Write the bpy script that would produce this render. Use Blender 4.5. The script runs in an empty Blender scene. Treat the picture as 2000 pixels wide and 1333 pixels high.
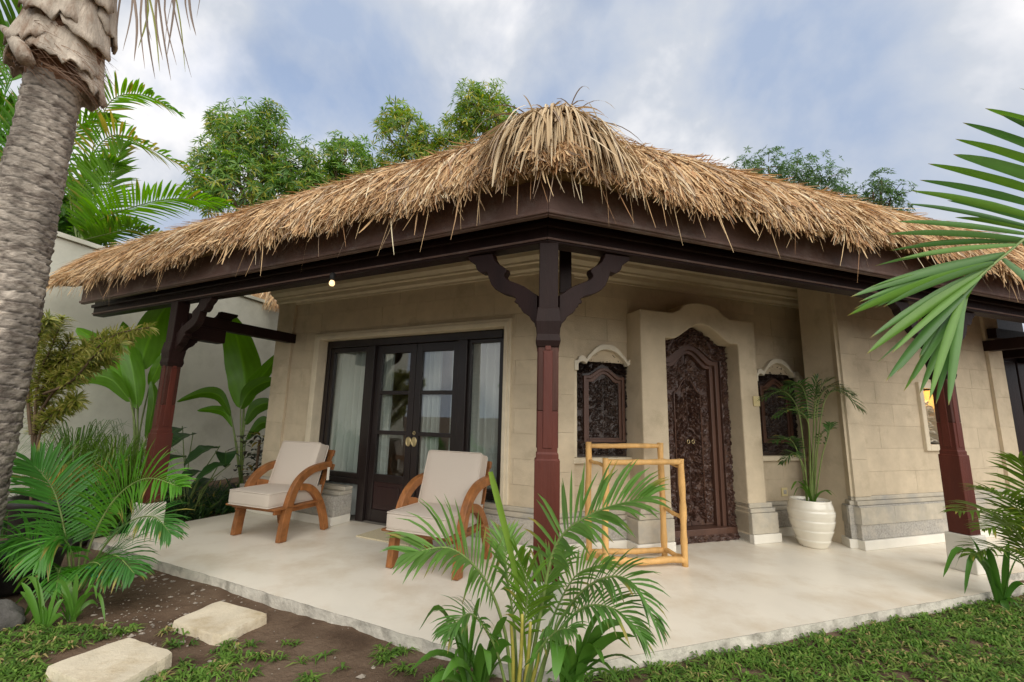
import bpy, bmesh, math, random
import numpy as np
from mathutils import Vector, Matrix, noise as mnoise
R_ = math.radians
random.seed(7); rng = np.random.default_rng(7)
scene = bpy.context.scene
COL = scene.collection

# ------------------------------------------------------------------ camera
CAM_H = 1.2
F_PX, PITCH, ROLL = 855.0, R_(9.77), R_(1.33)
Rv = np.array([1., 0, 0]); Fv = np.array([0, math.cos(PITCH), math.sin(PITCH)]); Uv = np.cross(Rv, Fv)
RR = Rv*math.cos(ROLL) + Uv*math.sin(ROLL); UU = -Rv*math.sin(ROLL) + Uv*math.cos(ROLL)
cd = bpy.data.cameras.new('camera'); cam = bpy.data.objects.new('camera', cd); COL.objects.link(cam)
cd.sensor_width = 36; cd.lens = 36*F_PX/2000; cd.clip_start = .05; cd.clip_end = 600
cam.matrix_world = Matrix(((RR[0], UU[0], -Fv[0], 0), (RR[1], UU[1], -Fv[1], 0), (RR[2], UU[2], -Fv[2], CAM_H), (0, 0, 0, 1)))
scene.camera = cam

# ------------------------------------------------------------------ sky and sun
SUN_EL, SUN_AZ = R_(40), R_(162)          # azimuth clockwise from +Y: behind the camera, to the right
world = bpy.data.worlds.new('World'); scene.world = world; world.use_nodes = True
nt = world.node_tree; nt.nodes.clear()
def wn(t, **k):
    n = nt.nodes.new(t)
    for a, b in k.items(): setattr(n, a, b)
    return n
wo = wn('ShaderNodeOutputWorld'); mixs = wn('ShaderNodeMixShader')
sky = wn('ShaderNodeTexSky', sky_type='NISHITA', sun_disc=False, sun_elevation=SUN_EL, sun_rotation=SUN_AZ)
bg1 = wn('ShaderNodeBackground'); bg1.inputs['Strength'].default_value = .10
bg2 = wn('ShaderNodeBackground'); bg2.inputs['Strength'].default_value = .37
tc = wn('ShaderNodeTexCoord'); mp = wn('ShaderNodeMapping'); mp.inputs['Scale'].default_value = (1, 1, 1); mp.inputs['Rotation'].default_value = (R_(10), 0, R_(27)); mp.inputs['Location'].default_value = (3.1921, 15.9429, 2.7753)
n1 = wn('ShaderNodeTexNoise'); n1.inputs['Scale'].default_value = 2.2; n1.inputs['Detail'].default_value = 7; n1.inputs['Roughness'].default_value = .5; n1.inputs['Distortion'].default_value = .1
n2 = wn('ShaderNodeTexNoise'); n2.inputs['Scale'].default_value = 3.0; n2.inputs['Detail'].default_value = 6; n2.inputs['Roughness'].default_value = .52; n2.inputs['Distortion'].default_value = .15
r1 = wn('ShaderNodeValToRGB'); r1.color_ramp.elements[0].position = .33; r1.color_ramp.elements[1].position = .45
r1.color_ramp.elements[0].color = (.40, .40, .40, 1); r1.color_ramp.elements[1].color = (1, 1, 1, 1)
r2 = wn('ShaderNodeValToRGB'); r2.color_ramp.elements[0].position = .34; r2.color_ramp.elements[1].position = .64
r2.color_ramp.elements[0].color = (.50, .61, .82, 1); r2.color_ramp.elements[1].color = (1.32, 1.29, 1.28, 1)
e = r2.color_ramp.elements.new(.5); e.color = (.76, .81, .90, 1)
L = nt.links.new
L(tc.outputs['Generated'], mp.inputs['Vector']); L(mp.outputs[0], n1.inputs['Vector']); L(mp.outputs[0], n2.inputs['Vector'])
L(n1.outputs['Fac'], r1.inputs[0]); L(n2.outputs['Fac'], r2.inputs[0]); L(sky.outputs[0], bg1.inputs['Color']); L(r2.outputs[0], bg2.inputs['Color'])
L(r1.outputs[0], mixs.inputs[0]); L(bg1.outputs[0], mixs.inputs[1]); L(bg2.outputs[0], mixs.inputs[2]); L(mixs.outputs[0], wo.inputs['Surface'])
sd = bpy.data.lights.new('sun', 'SUN'); sd.energy = 1.5; sd.angle = R_(75); sd.color = (1, .95, .86)
so = bpy.data.objects.new('sun', sd); COL.objects.link(so)
sdir = Vector((math.sin(SUN_AZ)*math.cos(SUN_EL), math.cos(SUN_AZ)*math.cos(SUN_EL), math.sin(SUN_EL)))
so.rotation_euler = sdir.to_track_quat('Z', 'Y').to_euler(); so.location = sdir*50
vs = scene.view_settings; vs.view_transform = 'Standard'; vs.look = 'None'; vs.gamma = 1; vs.use_curve_mapping = False; vs.exposure = 1.2
scene.cycles.max_bounces = 8; scene.cycles.transparent_max_bounces = 16; scene.cycles.use_denoising = True
scene.cycles.sample_clamp_indirect = 6

# ------------------------------------------------------------------ measured frame of the place (camera stands at x=y=0, terrace top is z=0)
a_, b_ = R_(63.9), R_(71.1)
dA = np.array([-math.sin(a_), math.cos(a_)]); nA = np.array([-math.cos(a_), -math.sin(a_)])
dB = np.array([math.sin(b_), math.cos(b_)]); nB = np.array([math.cos(b_), -math.sin(b_)])
DIR = {'A': (dA, nA), 'B': (dB, nB)}
bis = (dA+dB)/np.linalg.norm(dA+dB); K45 = math.tan(R_(22.5)); S675 = math.sin(R_(67.5))
def wp(side, s, o, z, ex=0.0):
    d, n = DIR[side]; p = d*s + n*o
    return (p[0]+ex, p[1], z)
EX = .045
def ray(px, py): return (px-1000)/F_PX*RR + (666.5-py)/F_PX*UU + Fv
def at(px, py, Y):
    d = ray(px, py); return np.array([0, 0, CAM_H]) + d*(Y/d[1])
def ground_at(px, py, z=-.052):
    d = ray(px, py); return np.array([0, 0, CAM_H]) + d*((z-CAM_H)/d[2])
GZ = -.052

# ------------------------------------------------------------------ materials
MATS = {}
def mat(name, col, rough=.6, var=.15, scale=6., bump=.0, bscale=40., attr=False, trans=0., spec=.4, coat=0., stretch=(1, 1, 1), col2=None, detail=5, metal=0, dirt=None, objrand=0.):
    m = bpy.data.materials.new(name); m.use_nodes = True; t = m.node_tree; N = t.nodes; bs = N['Principled BSDF']; Lk = t.links.new
    bs.inputs['Roughness'].default_value = rough; bs.inputs['Specular IOR Level'].default_value = spec; bs.inputs['Coat Weight'].default_value = coat; bs.inputs['Metallic'].default_value = metal
    geo = N.new('ShaderNodeNewGeometry'); mpn = N.new('ShaderNodeMapping'); mpn.inputs['Scale'].default_value = stretch
    Lk(geo.outputs['Position'], mpn.inputs['Vector'])
    nz = N.new('ShaderNodeTexNoise'); nz.inputs['Scale'].default_value = scale; nz.inputs['Detail'].default_value = detail; nz.inputs['Roughness'].default_value = .6
    Lk(mpn.outputs[0], nz.inputs['Vector'])
    ramp = N.new('ShaderNodeValToRGB'); ramp.color_ramp.elements[0].position = .3; ramp.color_ramp.elements[1].position = .7
    c = np.array(col); c2 = np.array(col2) if col2 is not None else None
    lo = c*(1-var); hi = c*(1+var)
    if c2 is not None: lo, hi = c2, c
    ramp.color_ramp.elements[0].color = (*lo, 1); ramp.color_ramp.elements[1].color = (*np.minimum(hi, .9), 1)
    Lk(nz.outputs['Fac'], ramp.inputs[0]); out = ramp.outputs[0]
    if attr:
        at_ = N.new('ShaderNodeAttribute'); at_.attribute_name = 'col'
        mx = N.new('ShaderNodeMix'); mx.data_type = 'RGBA'; mx.blend_type = 'MULTIPLY'; mx.inputs['Factor'].default_value = 1
        Lk(at_.outputs['Color'], mx.inputs['A']); Lk(out, mx.inputs['B']); out = mx.outputs['Result']
    if objrand:
        oi = N.new('ShaderNodeObjectInfo'); mr = N.new('ShaderNodeMapRange'); mr.inputs['To Min'].default_value = 1-objrand; mr.inputs['To Max'].default_value = 1+objrand
        Lk(oi.outputs['Random'], mr.inputs['Value']); mx = N.new('ShaderNodeMix'); mx.data_type = 'RGBA'; mx.blend_type = 'MULTIPLY'; mx.inputs['Factor'].default_value = 1
        Lk(out, mx.inputs['A']); Lk(mr.outputs[0], mx.inputs['B']); out = mx.outputs['Result']
    if dirt:
        dc, dsc, lo_, hi_ = dirt
        n3 = N.new('ShaderNodeTexNoise'); n3.inputs['Scale'].default_value = dsc; n3.inputs['Detail'].default_value = 7; n3.inputs['Roughness'].default_value = .65
        Lk(mpn.outputs[0], n3.inputs['Vector']); mr = N.new('ShaderNodeMapRange'); mr.inputs['From Min'].default_value = lo_; mr.inputs['From Max'].default_value = hi_
        Lk(n3.outputs['Fac'], mr.inputs['Value']); mx = N.new('ShaderNodeMix'); mx.data_type = 'RGBA'
        Lk(mr.outputs[0], mx.inputs['Factor']); Lk(out, mx.inputs['A']); mx.inputs['B'].default_value = (*dc, 1); out = mx.outputs['Result']
    Lk(out, bs.inputs['Base Color'])
    if bump:
        nb = N.new('ShaderNodeTexNoise'); nb.inputs['Scale'].default_value = bscale; nb.inputs['Detail'].default_value = 6; nb.inputs['Roughness'].default_value = .65
        Lk(mpn.outputs[0], nb.inputs['Vector']); bp = N.new('ShaderNodeBump'); bp.inputs['Strength'].default_value = bump; bp.inputs['Distance'].default_value = .02
        Lk(nb.outputs['Fac'], bp.inputs['Height']); Lk(bp.outputs[0], bs.inputs['Normal'])
    if trans:
        tr = N.new('ShaderNodeBsdfTranslucent'); ms = N.new('ShaderNodeMixShader'); ms.inputs[0].default_value = trans
        hs = N.new('ShaderNodeHueSaturation'); hs.inputs['Value'].default_value = 1.5; hs.inputs['Saturation'].default_value = 1.1
        Lk(out, hs.inputs['Color']); Lk(hs.outputs[0], tr.inputs['Color']); Lk(bs.outputs[0], ms.inputs[1]); Lk(tr.outputs[0], ms.inputs[2])
        Lk(ms.outputs[0], N['Material Output'].inputs['Surface'])
    MATS[name] = m
    return m
mat('stone_tan', (.56, .465, .33), .85, .10, 5, .25, 90, dirt=((.38, .31, .21), 3.2, .54, .80), objrand=.045, spec=.2)
mat('stone_trim', (.66, .57, .42), .8, .08, 7, .2, 80, spec=.2)
mat('stone_white', (.66, .60, .48), .8, .08, 9, .2, 70, spec=.2)
mat('stone_grey', (.40, .375, .33), .9, .3, 60, .5, 120, dirt=((.52, .47, .39), 5, .5, .68), spec=.2)
mat('stone_plinth', (.47, .42, .33), .85, .12, 9, .3, 100, dirt=((.36, .34, .30), 4, .45, .7), spec=.2, objrand=.05)
mat('skirting', (.74, .70, .61), .6, .05, 5, .05, 30)
mat('terrace', (.78, .72, .61), .36, .06, 1.6, .03, 12, spec=.4, dirt=((.62, .52, .385), 1.7, .47, .72))
mat('terrace_edge', (.56, .52, .44), .85, .2, 8, .5, 40, dirt=((.24, .22, .18), 7, .50, .70))
mat('wall_white', (.72, .71, .60), .85, .05, 1.5, .06, 50, dirt=((.50, .49, .39), 1.3, .44, .76), spec=.2)
mat('post_red', (.098, .023, .014), .5, .28, 8, .2, 50, stretch=(1, 1, .15), spec=.28, dirt=((.075, .022, .016), 5, .5, .75))
mat('post_maroon', (.060, .021, .014), .5, .25, 8, .2, 50, stretch=(1, 1, .15), spec=.22, dirt=((.10, .05, .035), 9, .54, .75))
mat('wood_dark', (.019, .0085, .007), .5, .25, 7, .15, 50, stretch=(1, 1, .2), spec=.16)
mat('fascia', (.130, .078, .062), .55, .2, 5, .12, 60, spec=.3, dirt=((.18, .14, .12), 6, .5, .75))
mat('door_carved', (.064, .031, .022), .36, .3, 14, .25, 90, spec=.6, dirt=((.13, .07, .045), 12, .5, .72))
mat('window_carved', (.030, .017, .013), .34, .3, 14, .25, 90, spec=.6, dirt=((.055, .034, .026), 12, .5, .72))
mat('door_plain', (.085, .040, .026), .42, .25, 9, .12, 60, stretch=(1, 1, .1), spec=.5)
mat('black_wood', (.018, .012, .011), .35, .3, 9, .08, 60, stretch=(1, 1, .15), spec=.5)
mat('panel_wood', (.028, .013, .012), .35, .25, 9, .08, 60, stretch=(1, 1, .15), spec=.5)
mat('teak', (.27, .106, .033), .48, .34, 26, .12, 80, stretch=(1, .22, .5), spec=.35, objrand=.12, dirt=((.13, .045, .015), 9, .58, .8))
mat('rack_wood', (.64, .375, .135), .55, .2, 14, .2, 60, stretch=(1, 1, .3), spec=.3, dirt=((.36, .17, .055), 11, .58, .78))
mat('cushion', (.56, .485, .41), .95, .05, 300, .35, 700, spec=.1)
mat('pot_glaze', (.74, .69, .575), .2, .04, 3, .0, 10, spec=.6, coat=.4)
mat('thatch', (1, 1, 1), .75, .16, 30, attr=True, spec=.25, trans=.12)
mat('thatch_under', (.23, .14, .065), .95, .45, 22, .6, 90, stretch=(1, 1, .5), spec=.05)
mat('leaf', (1, 1, 1), .42, .2, 9, attr=True, trans=.36, spec=.45)
mat('leaf_gloss', (1, 1, 1), .36, .2, 9, attr=True, trans=.34, spec=.4)
mat('leaf_far', (1, 1, 1), .45, .16, 2.5, attr=True, trans=.45, spec=.4)
mat('stem_green', (.16, .22, .06), .5, .3, 14, spec=.4)
mat('stem_yellow', (.36, .32, .06), .45, .25, 14, spec=.4)
mat('stem_brown', (.13, .085, .05), .8, .3, 12, .3, 50)
mat('bark', (1, 1, 1), .92, .22, 6, .9, 40, stretch=(1, 1, 1.7), attr=True, dirt=((.11, .085, .07), 9, .48, .70), spec=.15)
mat('boot', (.50, .43, .35), .85, .3, 7, .8, 40, stretch=(2.2, 2.2, .5), dirt=((.22, .125, .075), 4, .48, .68), spec=.2)
mat('fibre', (.20, .105, .06), .95, .45, 18, .8, 60, stretch=(1, 1, 3))
mat('soil', (.115, .074, .048), .95, .3, 3, .9, 26, dirt=((.165, .115, .078), 1.5, .44, .62), spec=.15)
mat('grass', (1, 1, 1), .55, .15, 5, attr=True, trans=.25, spec=.3)
mat('pebble', (.27, .23, .185), .85, .45, 14, .3, 60)
mat('step_stone', (.66, .575, .43), .85, .12, 5, .35, 60, dirt=((.46, .36, .22), 3.5, .5, .72), spec=.2)
mat('step_edge', (.62, .585, .51), .9, .15, 9, .4, 60, spec=.2)
mat('rock', (.085, .078, .07), .9, .4, 6, .8, 18)
mat('black_pot', (.025, .022, .022), .5, .3, 9, .2, 30)
mat('hose', (.02, .22, .13), .4, .1, 5)
mat('brass', (.62, .50, .27), .35, .15, 20, metal=.9)
mat('plastic_cream', (.66, .56, .30), .45, .05, 6)
mat('mat_yellow', (.66, .57, .38), .95, .2, 90, .5, 300)
mat('curtain', (.50, .53, .50), .9, .04, 5, trans=.1)
mat('interior', (.20, .18, .15), .9, .1, 3)
mat('gravel', (.5, .48, .45), .9, .5, 60, .5, 80)
mat('wire', (.02, .02, .02), .6)
def emis(name, col, st):
    m = bpy.data.materials.new(name); m.use_nodes = True; bs = m.node_tree.nodes['Principled BSDF']
    bs.inputs['Base Color'].default_value = (.8, .7, .5, 1); bs.inputs['Emission Color'].default_value = (*col, 1); bs.inputs['Emission Strength'].default_value = st
    MATS[name] = m
emis('bulb_lit', (1, .62, .30), .75)
m = bpy.data.materials.new('glass'); m.use_nodes = True; t = m.node_tree; t.nodes.clear()
o_ = t.nodes.new('ShaderNodeOutputMaterial'); mx_ = t.nodes.new('ShaderNodeMixShader'); lw = t.nodes.new('ShaderNodeLayerWeight'); pw_ = t.nodes.new('ShaderNodeMath'); pw_.operation = 'POWER'; pw_.inputs[1].default_value = 4.0; fr = t.nodes.new('ShaderNodeMath'); fr.operation = 'MULTIPLY_ADD'; fr.inputs[1].default_value = .94; fr.inputs[2].default_value = .11; t.links.new(lw.outputs['Facing'], pw_.inputs[0]); t.links.new(pw_.outputs[0], fr.inputs[0])
tb = t.nodes.new('ShaderNodeBsdfTransparent'); tb.inputs['Color'].default_value = (.95, .97, .96, 1); gb = t.nodes.new('ShaderNodeBsdfGlossy'); gb.inputs['Roughness'].default_value = .015
t.links.new(fr.outputs[0], mx_.inputs[0]); t.links.new(tb.outputs[0], mx_.inputs[1]); t.links.new(gb.outputs[0], mx_.inputs[2]); t.links.new(mx_.outputs[0], o_.inputs['Surface'])
MATS['glass'] = m

# ------------------------------------------------------------------ object helpers
def put(o, parent=None, label=None, cat=None, group=None, kind=None):
    COL.objects.link(o)
    if parent is not None: o.parent = parent
    if label: o['label'] = label
    if cat: o['category'] = cat
    if group: o['group'] = group
    if kind: o['kind'] = kind
    return o
def thing(name, loc, label, cat, group=None, rz=0):
    o = bpy.data.objects.new(name, None); o.location = loc; o.rotation_euler = (0, 0, rz); o.empty_display_size = .1
    o['_l'] = list(map(float, loc)); put(o, None, label, cat, group)
    return o
def root_off(parent):
    """world offset of the thing a part hangs under (parts are built in world coordinates unless the thing is rotated)"""
    p = parent
    while p is not None:
        if '_l' in p: return np.array(p['_l'])
        p = p.parent
    return np.zeros(3)
class MB:
    def __init__(s): s.v = []; s.f = []; s.c = []; s.n = 0; s.arr = []
    def add(s, v, f, col=None):
        b = s.n; v = np.asarray(v, float); s.v.append(v); s.n += len(v)
        s.f += [tuple(i+b for i in q) for q in f]
        c = np.ones((len(v), 3)) if col is None else np.broadcast_to(np.asarray(col, float), (len(v), 3))
        s.c.append(c); return s
    def mesh(s, name, off=(0, 0, 0), smooth=False, mtl=None, recalc=False, attr=False):
        V = np.concatenate(s.v) - np.asarray(off); me = bpy.data.meshes.new(name)
        me.from_pydata(V.tolist(), [], s.f)
        if attr:
            ca = me.color_attributes.new('col', 'FLOAT_COLOR', 'POINT'); C = np.concatenate(s.c)
            ca.data.foreach_set('color', np.c_[C, np.ones(len(C))].ravel().astype(np.float32))
        if recalc:
            bm = bmesh.new(); bm.from_mesh(me); bmesh.ops.recalc_face_normals(bm, faces=bm.faces); bm.to_mesh(me); bm.free()
        if smooth: me.polygons.foreach_set('use_smooth', [True]*len(me.polygons))
        if mtl: me.materials.append(MATS[mtl])
        me.update(); return me
    def build(s, name, mtl, parent=None, smooth=False, recalc=True, attr=False, local=False, bevel=0, bseg=2, **k):
        off = (0, 0, 0) if local else root_off(parent)
        if parent is None and not local and 'loc' in k: off = k['loc']
        loc = k.pop('loc', None)
        o = bpy.data.objects.new(name, s.mesh(name, off, smooth, mtl, recalc, attr))
        if loc is not None and parent is None: o.location = loc
        if bevel:
            md = o.modifiers.new('bevel', 'BEVEL'); md.width = bevel; md.segments = bseg; md.limit_method = 'ANGLE'; md.angle_limit = R_(40)
        return put(o, parent, **k)
    # shapes
    def box8(s, P, col=None): return s.add(P, [(0, 3, 2, 1), (4, 5, 6, 7), (0, 1, 5, 4), (1, 2, 6, 5), (2, 3, 7, 6), (3, 0, 4, 7)], col)
    def wbox(s, side, s0, s1, o0, o1, z0, z1, ex=0): # box in a wall's frame
        return s.box8([wp(side, a, o, z, ex) for z in (z0, z1) for a, o in ((s0, o0), (s1, o0), (s1, o1), (s0, o1))])
    def box(s, x0, x1, y0, y1, z0, z1, M=None):
        P = np.array([(x, y, z) for z in (z0, z1) for x, y in ((x0, y0), (x1, y0), (x1, y1), (x0, y1))], float)
        if M is not None: P = np.array([(M @ Vector(p))[:] for p in P])
        return s.box8(P)
    def slab(s, side, pts, o0, o1, ex=0):
        n = len(pts); P = [wp(side, a, o1, z, ex) for a, z in pts] + [wp(side, a, o0, z, ex) for a, z in pts]
        f = [tuple(range(n)), tuple(range(2*n-1, n-1, -1))] + [(i, i+n, (i+1) % n+n, (i+1) % n) for i in range(n)]
        return s.add(P, f)
    def prism(s, pts, fn, t0, t1): # 2D outline, fn(a,b,t)->xyz
        n = len(pts); P = [fn(a, b, t1) for a, b in pts] + [fn(a, b, t0) for a, b in pts]
        return s.add(P, [tuple(range(n)), tuple(range(2*n-1, n-1, -1))] + [(i, i+n, (i+1) % n+n, (i+1) % n) for i in range(n)])
    def tube(s, pts, rad, n=8, col=None, caps=True):
        P = np.asarray(pts, float); k = len(P); rad = np.broadcast_to(rad, (k,))
        T = np.gradient(P, axis=0); T /= np.linalg.norm(T, axis=1)[:, None]+1e-9
        ref = np.array([0, 0, 1.]) if abs(T[0][2]) < .9 else np.array([1., 0, 0]); V = []
        u = np.cross(T[0], ref); u /= np.linalg.norm(u)
        for i in range(k):
            u = u - T[i]*(u@T[i]); u /= np.linalg.norm(u)+1e-9; w = np.cross(T[i], u)
            for j in range(n):
                a = 2*math.pi*j/n; V.append(P[i]+rad[i]*(u*math.cos(a)+w*math.sin(a)))
        f = [(i*n+j, i*n+(j+1) % n, (i+1)*n+(j+1) % n, (i+1)*n+j) for i in range(k-1) for j in range(n)]
        if caps: f += [tuple(range(n-1, -1, -1)), tuple((k-1)*n+j for j in range(n))]
        return s.add(V, f, col)
    def lathe(s, prof, c, n=24, col=None, wob=None):
        V = []; k = len(prof)
        for i, (r, z) in enumerate(prof):
            for j in range(n):
                a = 2*math.pi*j/n; q = r if wob is None else r*wob(a, z)
                V.append((c[0]+q*math.cos(a), c[1]+q*math.sin(a), c[2]+z))
        f = [(i*n+j, i*n+(j+1) % n, (i+1)*n+(j+1) % n, (i+1)*n+j) for i in range(k-1) for j in range(n)]
        f += [tuple(range(n-1, -1, -1)), tuple((k-1)*n+j for j in range(n))]
        return s.add(V, f, col)
    def ribbon(s, P, S, w, col, fold=0., N=None):
        """leaf strip: P points (k,3), S side vectors, w half widths; folded along the middle when N (normals) given"""
        P = np.asarray(P); k = len(P); S = np.broadcast_to(S, P.shape); w = np.asarray(w)[:, None]
        if fold:
            Nn = np.broadcast_to(N, P.shape); V = np.stack([P-S*w+Nn*w*fold, P, P+S*w+Nn*w*fold], 1).reshape(-1, 3)
            f = []
            for i in range(k-1):
                b = 3*i; f += [(b, b+1, b+4, b+3), (b+1, b+2, b+5, b+4)]
        else:
            V = np.stack([P-S*w, P+S*w], 1).reshape(-1, 3); f = [(2*i, 2*i+1, 2*i+3, 2*i+2) for i in range(k-1)]
        return s.add(V, f, col)
def unit(v): v = np.asarray(v, float); return v/(np.linalg.norm(v)+1e-9)
def quad_mesh(name, V, F, C, mtl, off=(0, 0, 0), smooth=False):
    """fast build from numpy: V (n,3), F (m,4), C (n,3)"""
    me = bpy.data.meshes.new(name); V = np.asarray(V)-np.asarray(off)
    me.vertices.add(len(V)); me.vertices.foreach_set('co', V.ravel().astype(np.float32))
    me.loops.add(F.size); me.loops.foreach_set('vertex_index', F.ravel().astype(np.int32))
    me.polygons.add(len(F)); me.polygons.foreach_set('loop_start', np.arange(0, F.size, 4, dtype=np.int32))
    me.update(calc_edges=True); me.validate()
    ca = me.color_attributes.new('col', 'FLOAT_COLOR', 'POINT'); ca.data.foreach_set('color', np.c_[C, np.ones(len(C))].ravel().astype(np.float32))
    if smooth: me.polygons.foreach_set('use_smooth', [True]*len(me.polygons))
    me.materials.append(MATS[mtl]); return me
def strands(P, S, W, C):
    """P (n,k,3) centre lines, S (n,3) or (n,k,3) side vectors, W (n,k) half widths, C (n,3)"""
    n, k, _ = P.shape
    if S.ndim == 2: S = S[:, None, :]
    V = np.stack([P-S*W[..., None], P+S*W[..., None]], 2).reshape(-1, 3)
    b = (np.arange(n)[:, None]*k+np.arange(k-1)[None])*2
    F = np.stack([b, b+1, b+3, b+2], -1).reshape(-1, 4)
    return V, F, np.repeat(C, 2*k, axis=0)

#SECTION structure
# ------------------------------------------------------------------ ground
def soil_h(x, y):
    return .018*mnoise.noise(Vector((x*1.7, y*1.7, 0)))+.010*mnoise.noise(Vector((x*6, y*6, 3)))+.005*mnoise.noise(Vector((x*17, y*17, 5)))
mb = MB(); gx = np.arange(-9, 9.01, .09); gy = np.arange(-2.0, 9.01, .09); V = []
for y in gy:
    for x in gx:
        e = min(x+9, 9-x, y+2, 9-y); V.append((x, y, GZ-.012+soil_h(x, y)*min(1, max(0, e))))
nx, ny = len(gx), len(gy)
f = [(j*nx+i, j*nx+i+1, (j+1)*nx+i+1, (j+1)*nx+i) for j in range(ny-1) for i in range(nx-1)]
mb.add(V, f)
xs = [-200, gx[0], gx[-1], 200]; ys = [-200, gy[0], gy[-1], 200]
for j in range(3):
    for i in range(3):
        if i == 1 and j == 1: continue
        mb.add([(xs[i], ys[j], GZ-.012), (xs[i+1], ys[j], GZ-.012), (xs[i+1], ys[j+1], GZ-.012), (xs[i], ys[j+1], GZ-.012)], [(0, 1, 2, 3)])
mb.build('ground', 'soil', smooth=True, recalc=False, kind='structure')

# terrace slab: edges 2.15 m in front of the camera, 135 degree corner, slightly ragged
def terr(o): return o*K45
TO = -2.15
pts = []
def edge_pts(P, Q, n):
    for i in range(n):
        t = i/n; p = np.array(P)*(1-t)+np.array(Q)*t; pts.append(p)
cA = wp('A', 5.32, TO, 0)[:2]; cA2 = wp('A', 5.32, -4.2, 0)[:2]; cB = wp('B', 5.05, TO, 0)[:2]; cB2 = wp('B', 5.05, -2.34, 0)[:2]; cB3 = wp('B', 9.6, -2.34, 0)[:2]; cB4 = wp('B', 9.6, -4.5, 0)[:2]
cc = bis*(-TO/S675)
edge_pts(cA, cc, 60); edge_pts(cc, cB, 60); edge_pts(cB, cB2, 4); edge_pts(cB2, cB3, 20); edge_pts(cB3, cB4, 4); edge_pts(cB4, bis*5.2, 4); edge_pts(bis*5.2, cA2, 4); edge_pts(cA2, cA, 8)
P2 = [p + (np.array([rng.normal(0, .003), rng.normal(0, .003)]) if i < 125 else 0) for i, p in enumerate(pts)]
mb = MB(); n = len(P2)
mb.add([(p[0], p[1], 0) for p in P2], [tuple(range(n))])
mb.build('terrace_floor', 'terrace', kind='structure')
mb = MB()
V = [(p[0], p[1], -.001) for p in P2]+[(p[0]*1.0, p[1]*1.0-.0, GZ-.06) for p in P2]
V[n:] = [(q[0]+rng.normal(0, .004), q[1]+rng.normal(0, .004), q[2]) for q in V[n:]]
mb.add(V, [(i, (i+1) % n, (i+1) % n+n, i+n) for i in range(n)])
mb.build('terrace_edge', 'terrace_edge', kind='structure')

# ------------------------------------------------------------------ white boundary wall
wdir = np.array([.249, .969]); wn_ = np.array([.969, -.249]); w0 = np.array([-6.15, 5.0])
mb = MB()
def bw(t0, t1, d0, d1, z0, z1):
    mb.box8([(*(w0+wdir*t+wn_*d), z) for z in (z0, z1) for t, d in ((t0, d0), (t1, d0), (t1, d1), (t0, d1))])
bw(-2.6, 12, -.18, 0, GZ-.1, 3.40)
bwall = mb.build('boundary_wall', 'wall_white', label='tall smooth white garden wall running back behind the broad leaved plants', cat='wall', bevel=.02)
mb = MB(); bw(-2.6, 12, -.22, .04, 3.40, 3.46)
mb.build('coping', 'wall_white', bwall)

# ------------------------------------------------------------------ the villa
VL = wp('A', 1.595, -3.85, 0)
villa = thing('thatched_villa', (VL[0], VL[1], 0), 'tan stone bungalow with shaggy thatched roof and dark red timber posts', 'house')
WO = -3.85
cube = None
def unit_cube(mtl):
    me = bpy.data.meshes.get('block_'+mtl)
    if me is None:
        b = MB(); b.box(-.5, .5, -.5, .5, -.5, .5); me = b.mesh('block_'+mtl, mtl=mtl)
    return me
def wall_block(side, s0, s1, o0, o1, z0, z1, mtl='stone_tan', name='stone_block'):
    o = bpy.data.objects.new(name, unit_cube(mtl)); c = np.array(wp(side, (s0+s1)/2, (o0+o1)/2, (z0+z1)/2))-root_off(villa)
    d, _ = DIR[side]; o.location = c; o.rotation_euler = (0, 0, math.atan2(d[1], d[0])); o.scale = (s1-s0, abs(o1-o0), z1-z0)
    return put(o, villa)
def block_wall(side, s0, s1, o, holes, z0=.34, z1=2.68, ch=.234, bl=.50, depth=.05):
    row = 0; z = z0
    while z < z1-.02:
        zt = min(z+ch, z1); cuts = [(h[0], h[1]) for h in holes if h[2] < zt-.01 and h[3] > z+.01]
        # vertical limits of holes split courses where an opening starts part way
        spans = [(s0, s1)]
        for h in cuts:
            ns = []
            for a, b in spans:
                if h[1] <= a or h[0] >= b: ns.append((a, b)); continue
                if h[0]-a > .02: ns.append((a, h[0]))
                if b-h[1] > .02: ns.append((h[1], b))
            spans = ns
        for a, b in spans:
            x = a-(bl*.5 if row % 2 else 0)
            while x < b-.01:
                l, r = max(x, a), min(x+bl, b)
                if r-l > .03:
                    wall_block(side, l+.0012, r-.0012, o-depth, o+rng.uniform(-.0012, .0012), z+.0012, zt-.0012)
                x += bl
        z = zt; row += 1
CA = 1.595
# holes are listed a little smaller than the trims that cover their edges
holesA = [(1.94, 4.60, 0, 2.12)]; holesB = [(2.0, 2.64, .82, 1.76), (2.80, 3.86, 0, 2.14), (4.29, 4.93, .82, 1.76)]
holesW = [(5.99, 6.46, 1.0, 1.62)]
block_wall('A', CA, 5.35, WO, holesA); block_wall('B', CA, 5.25, WO, holesB)
WGO = -3.2; WS = 4.74
block_wall('B', WS, 7.62, WGO, holesW, z0=.49)
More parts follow.
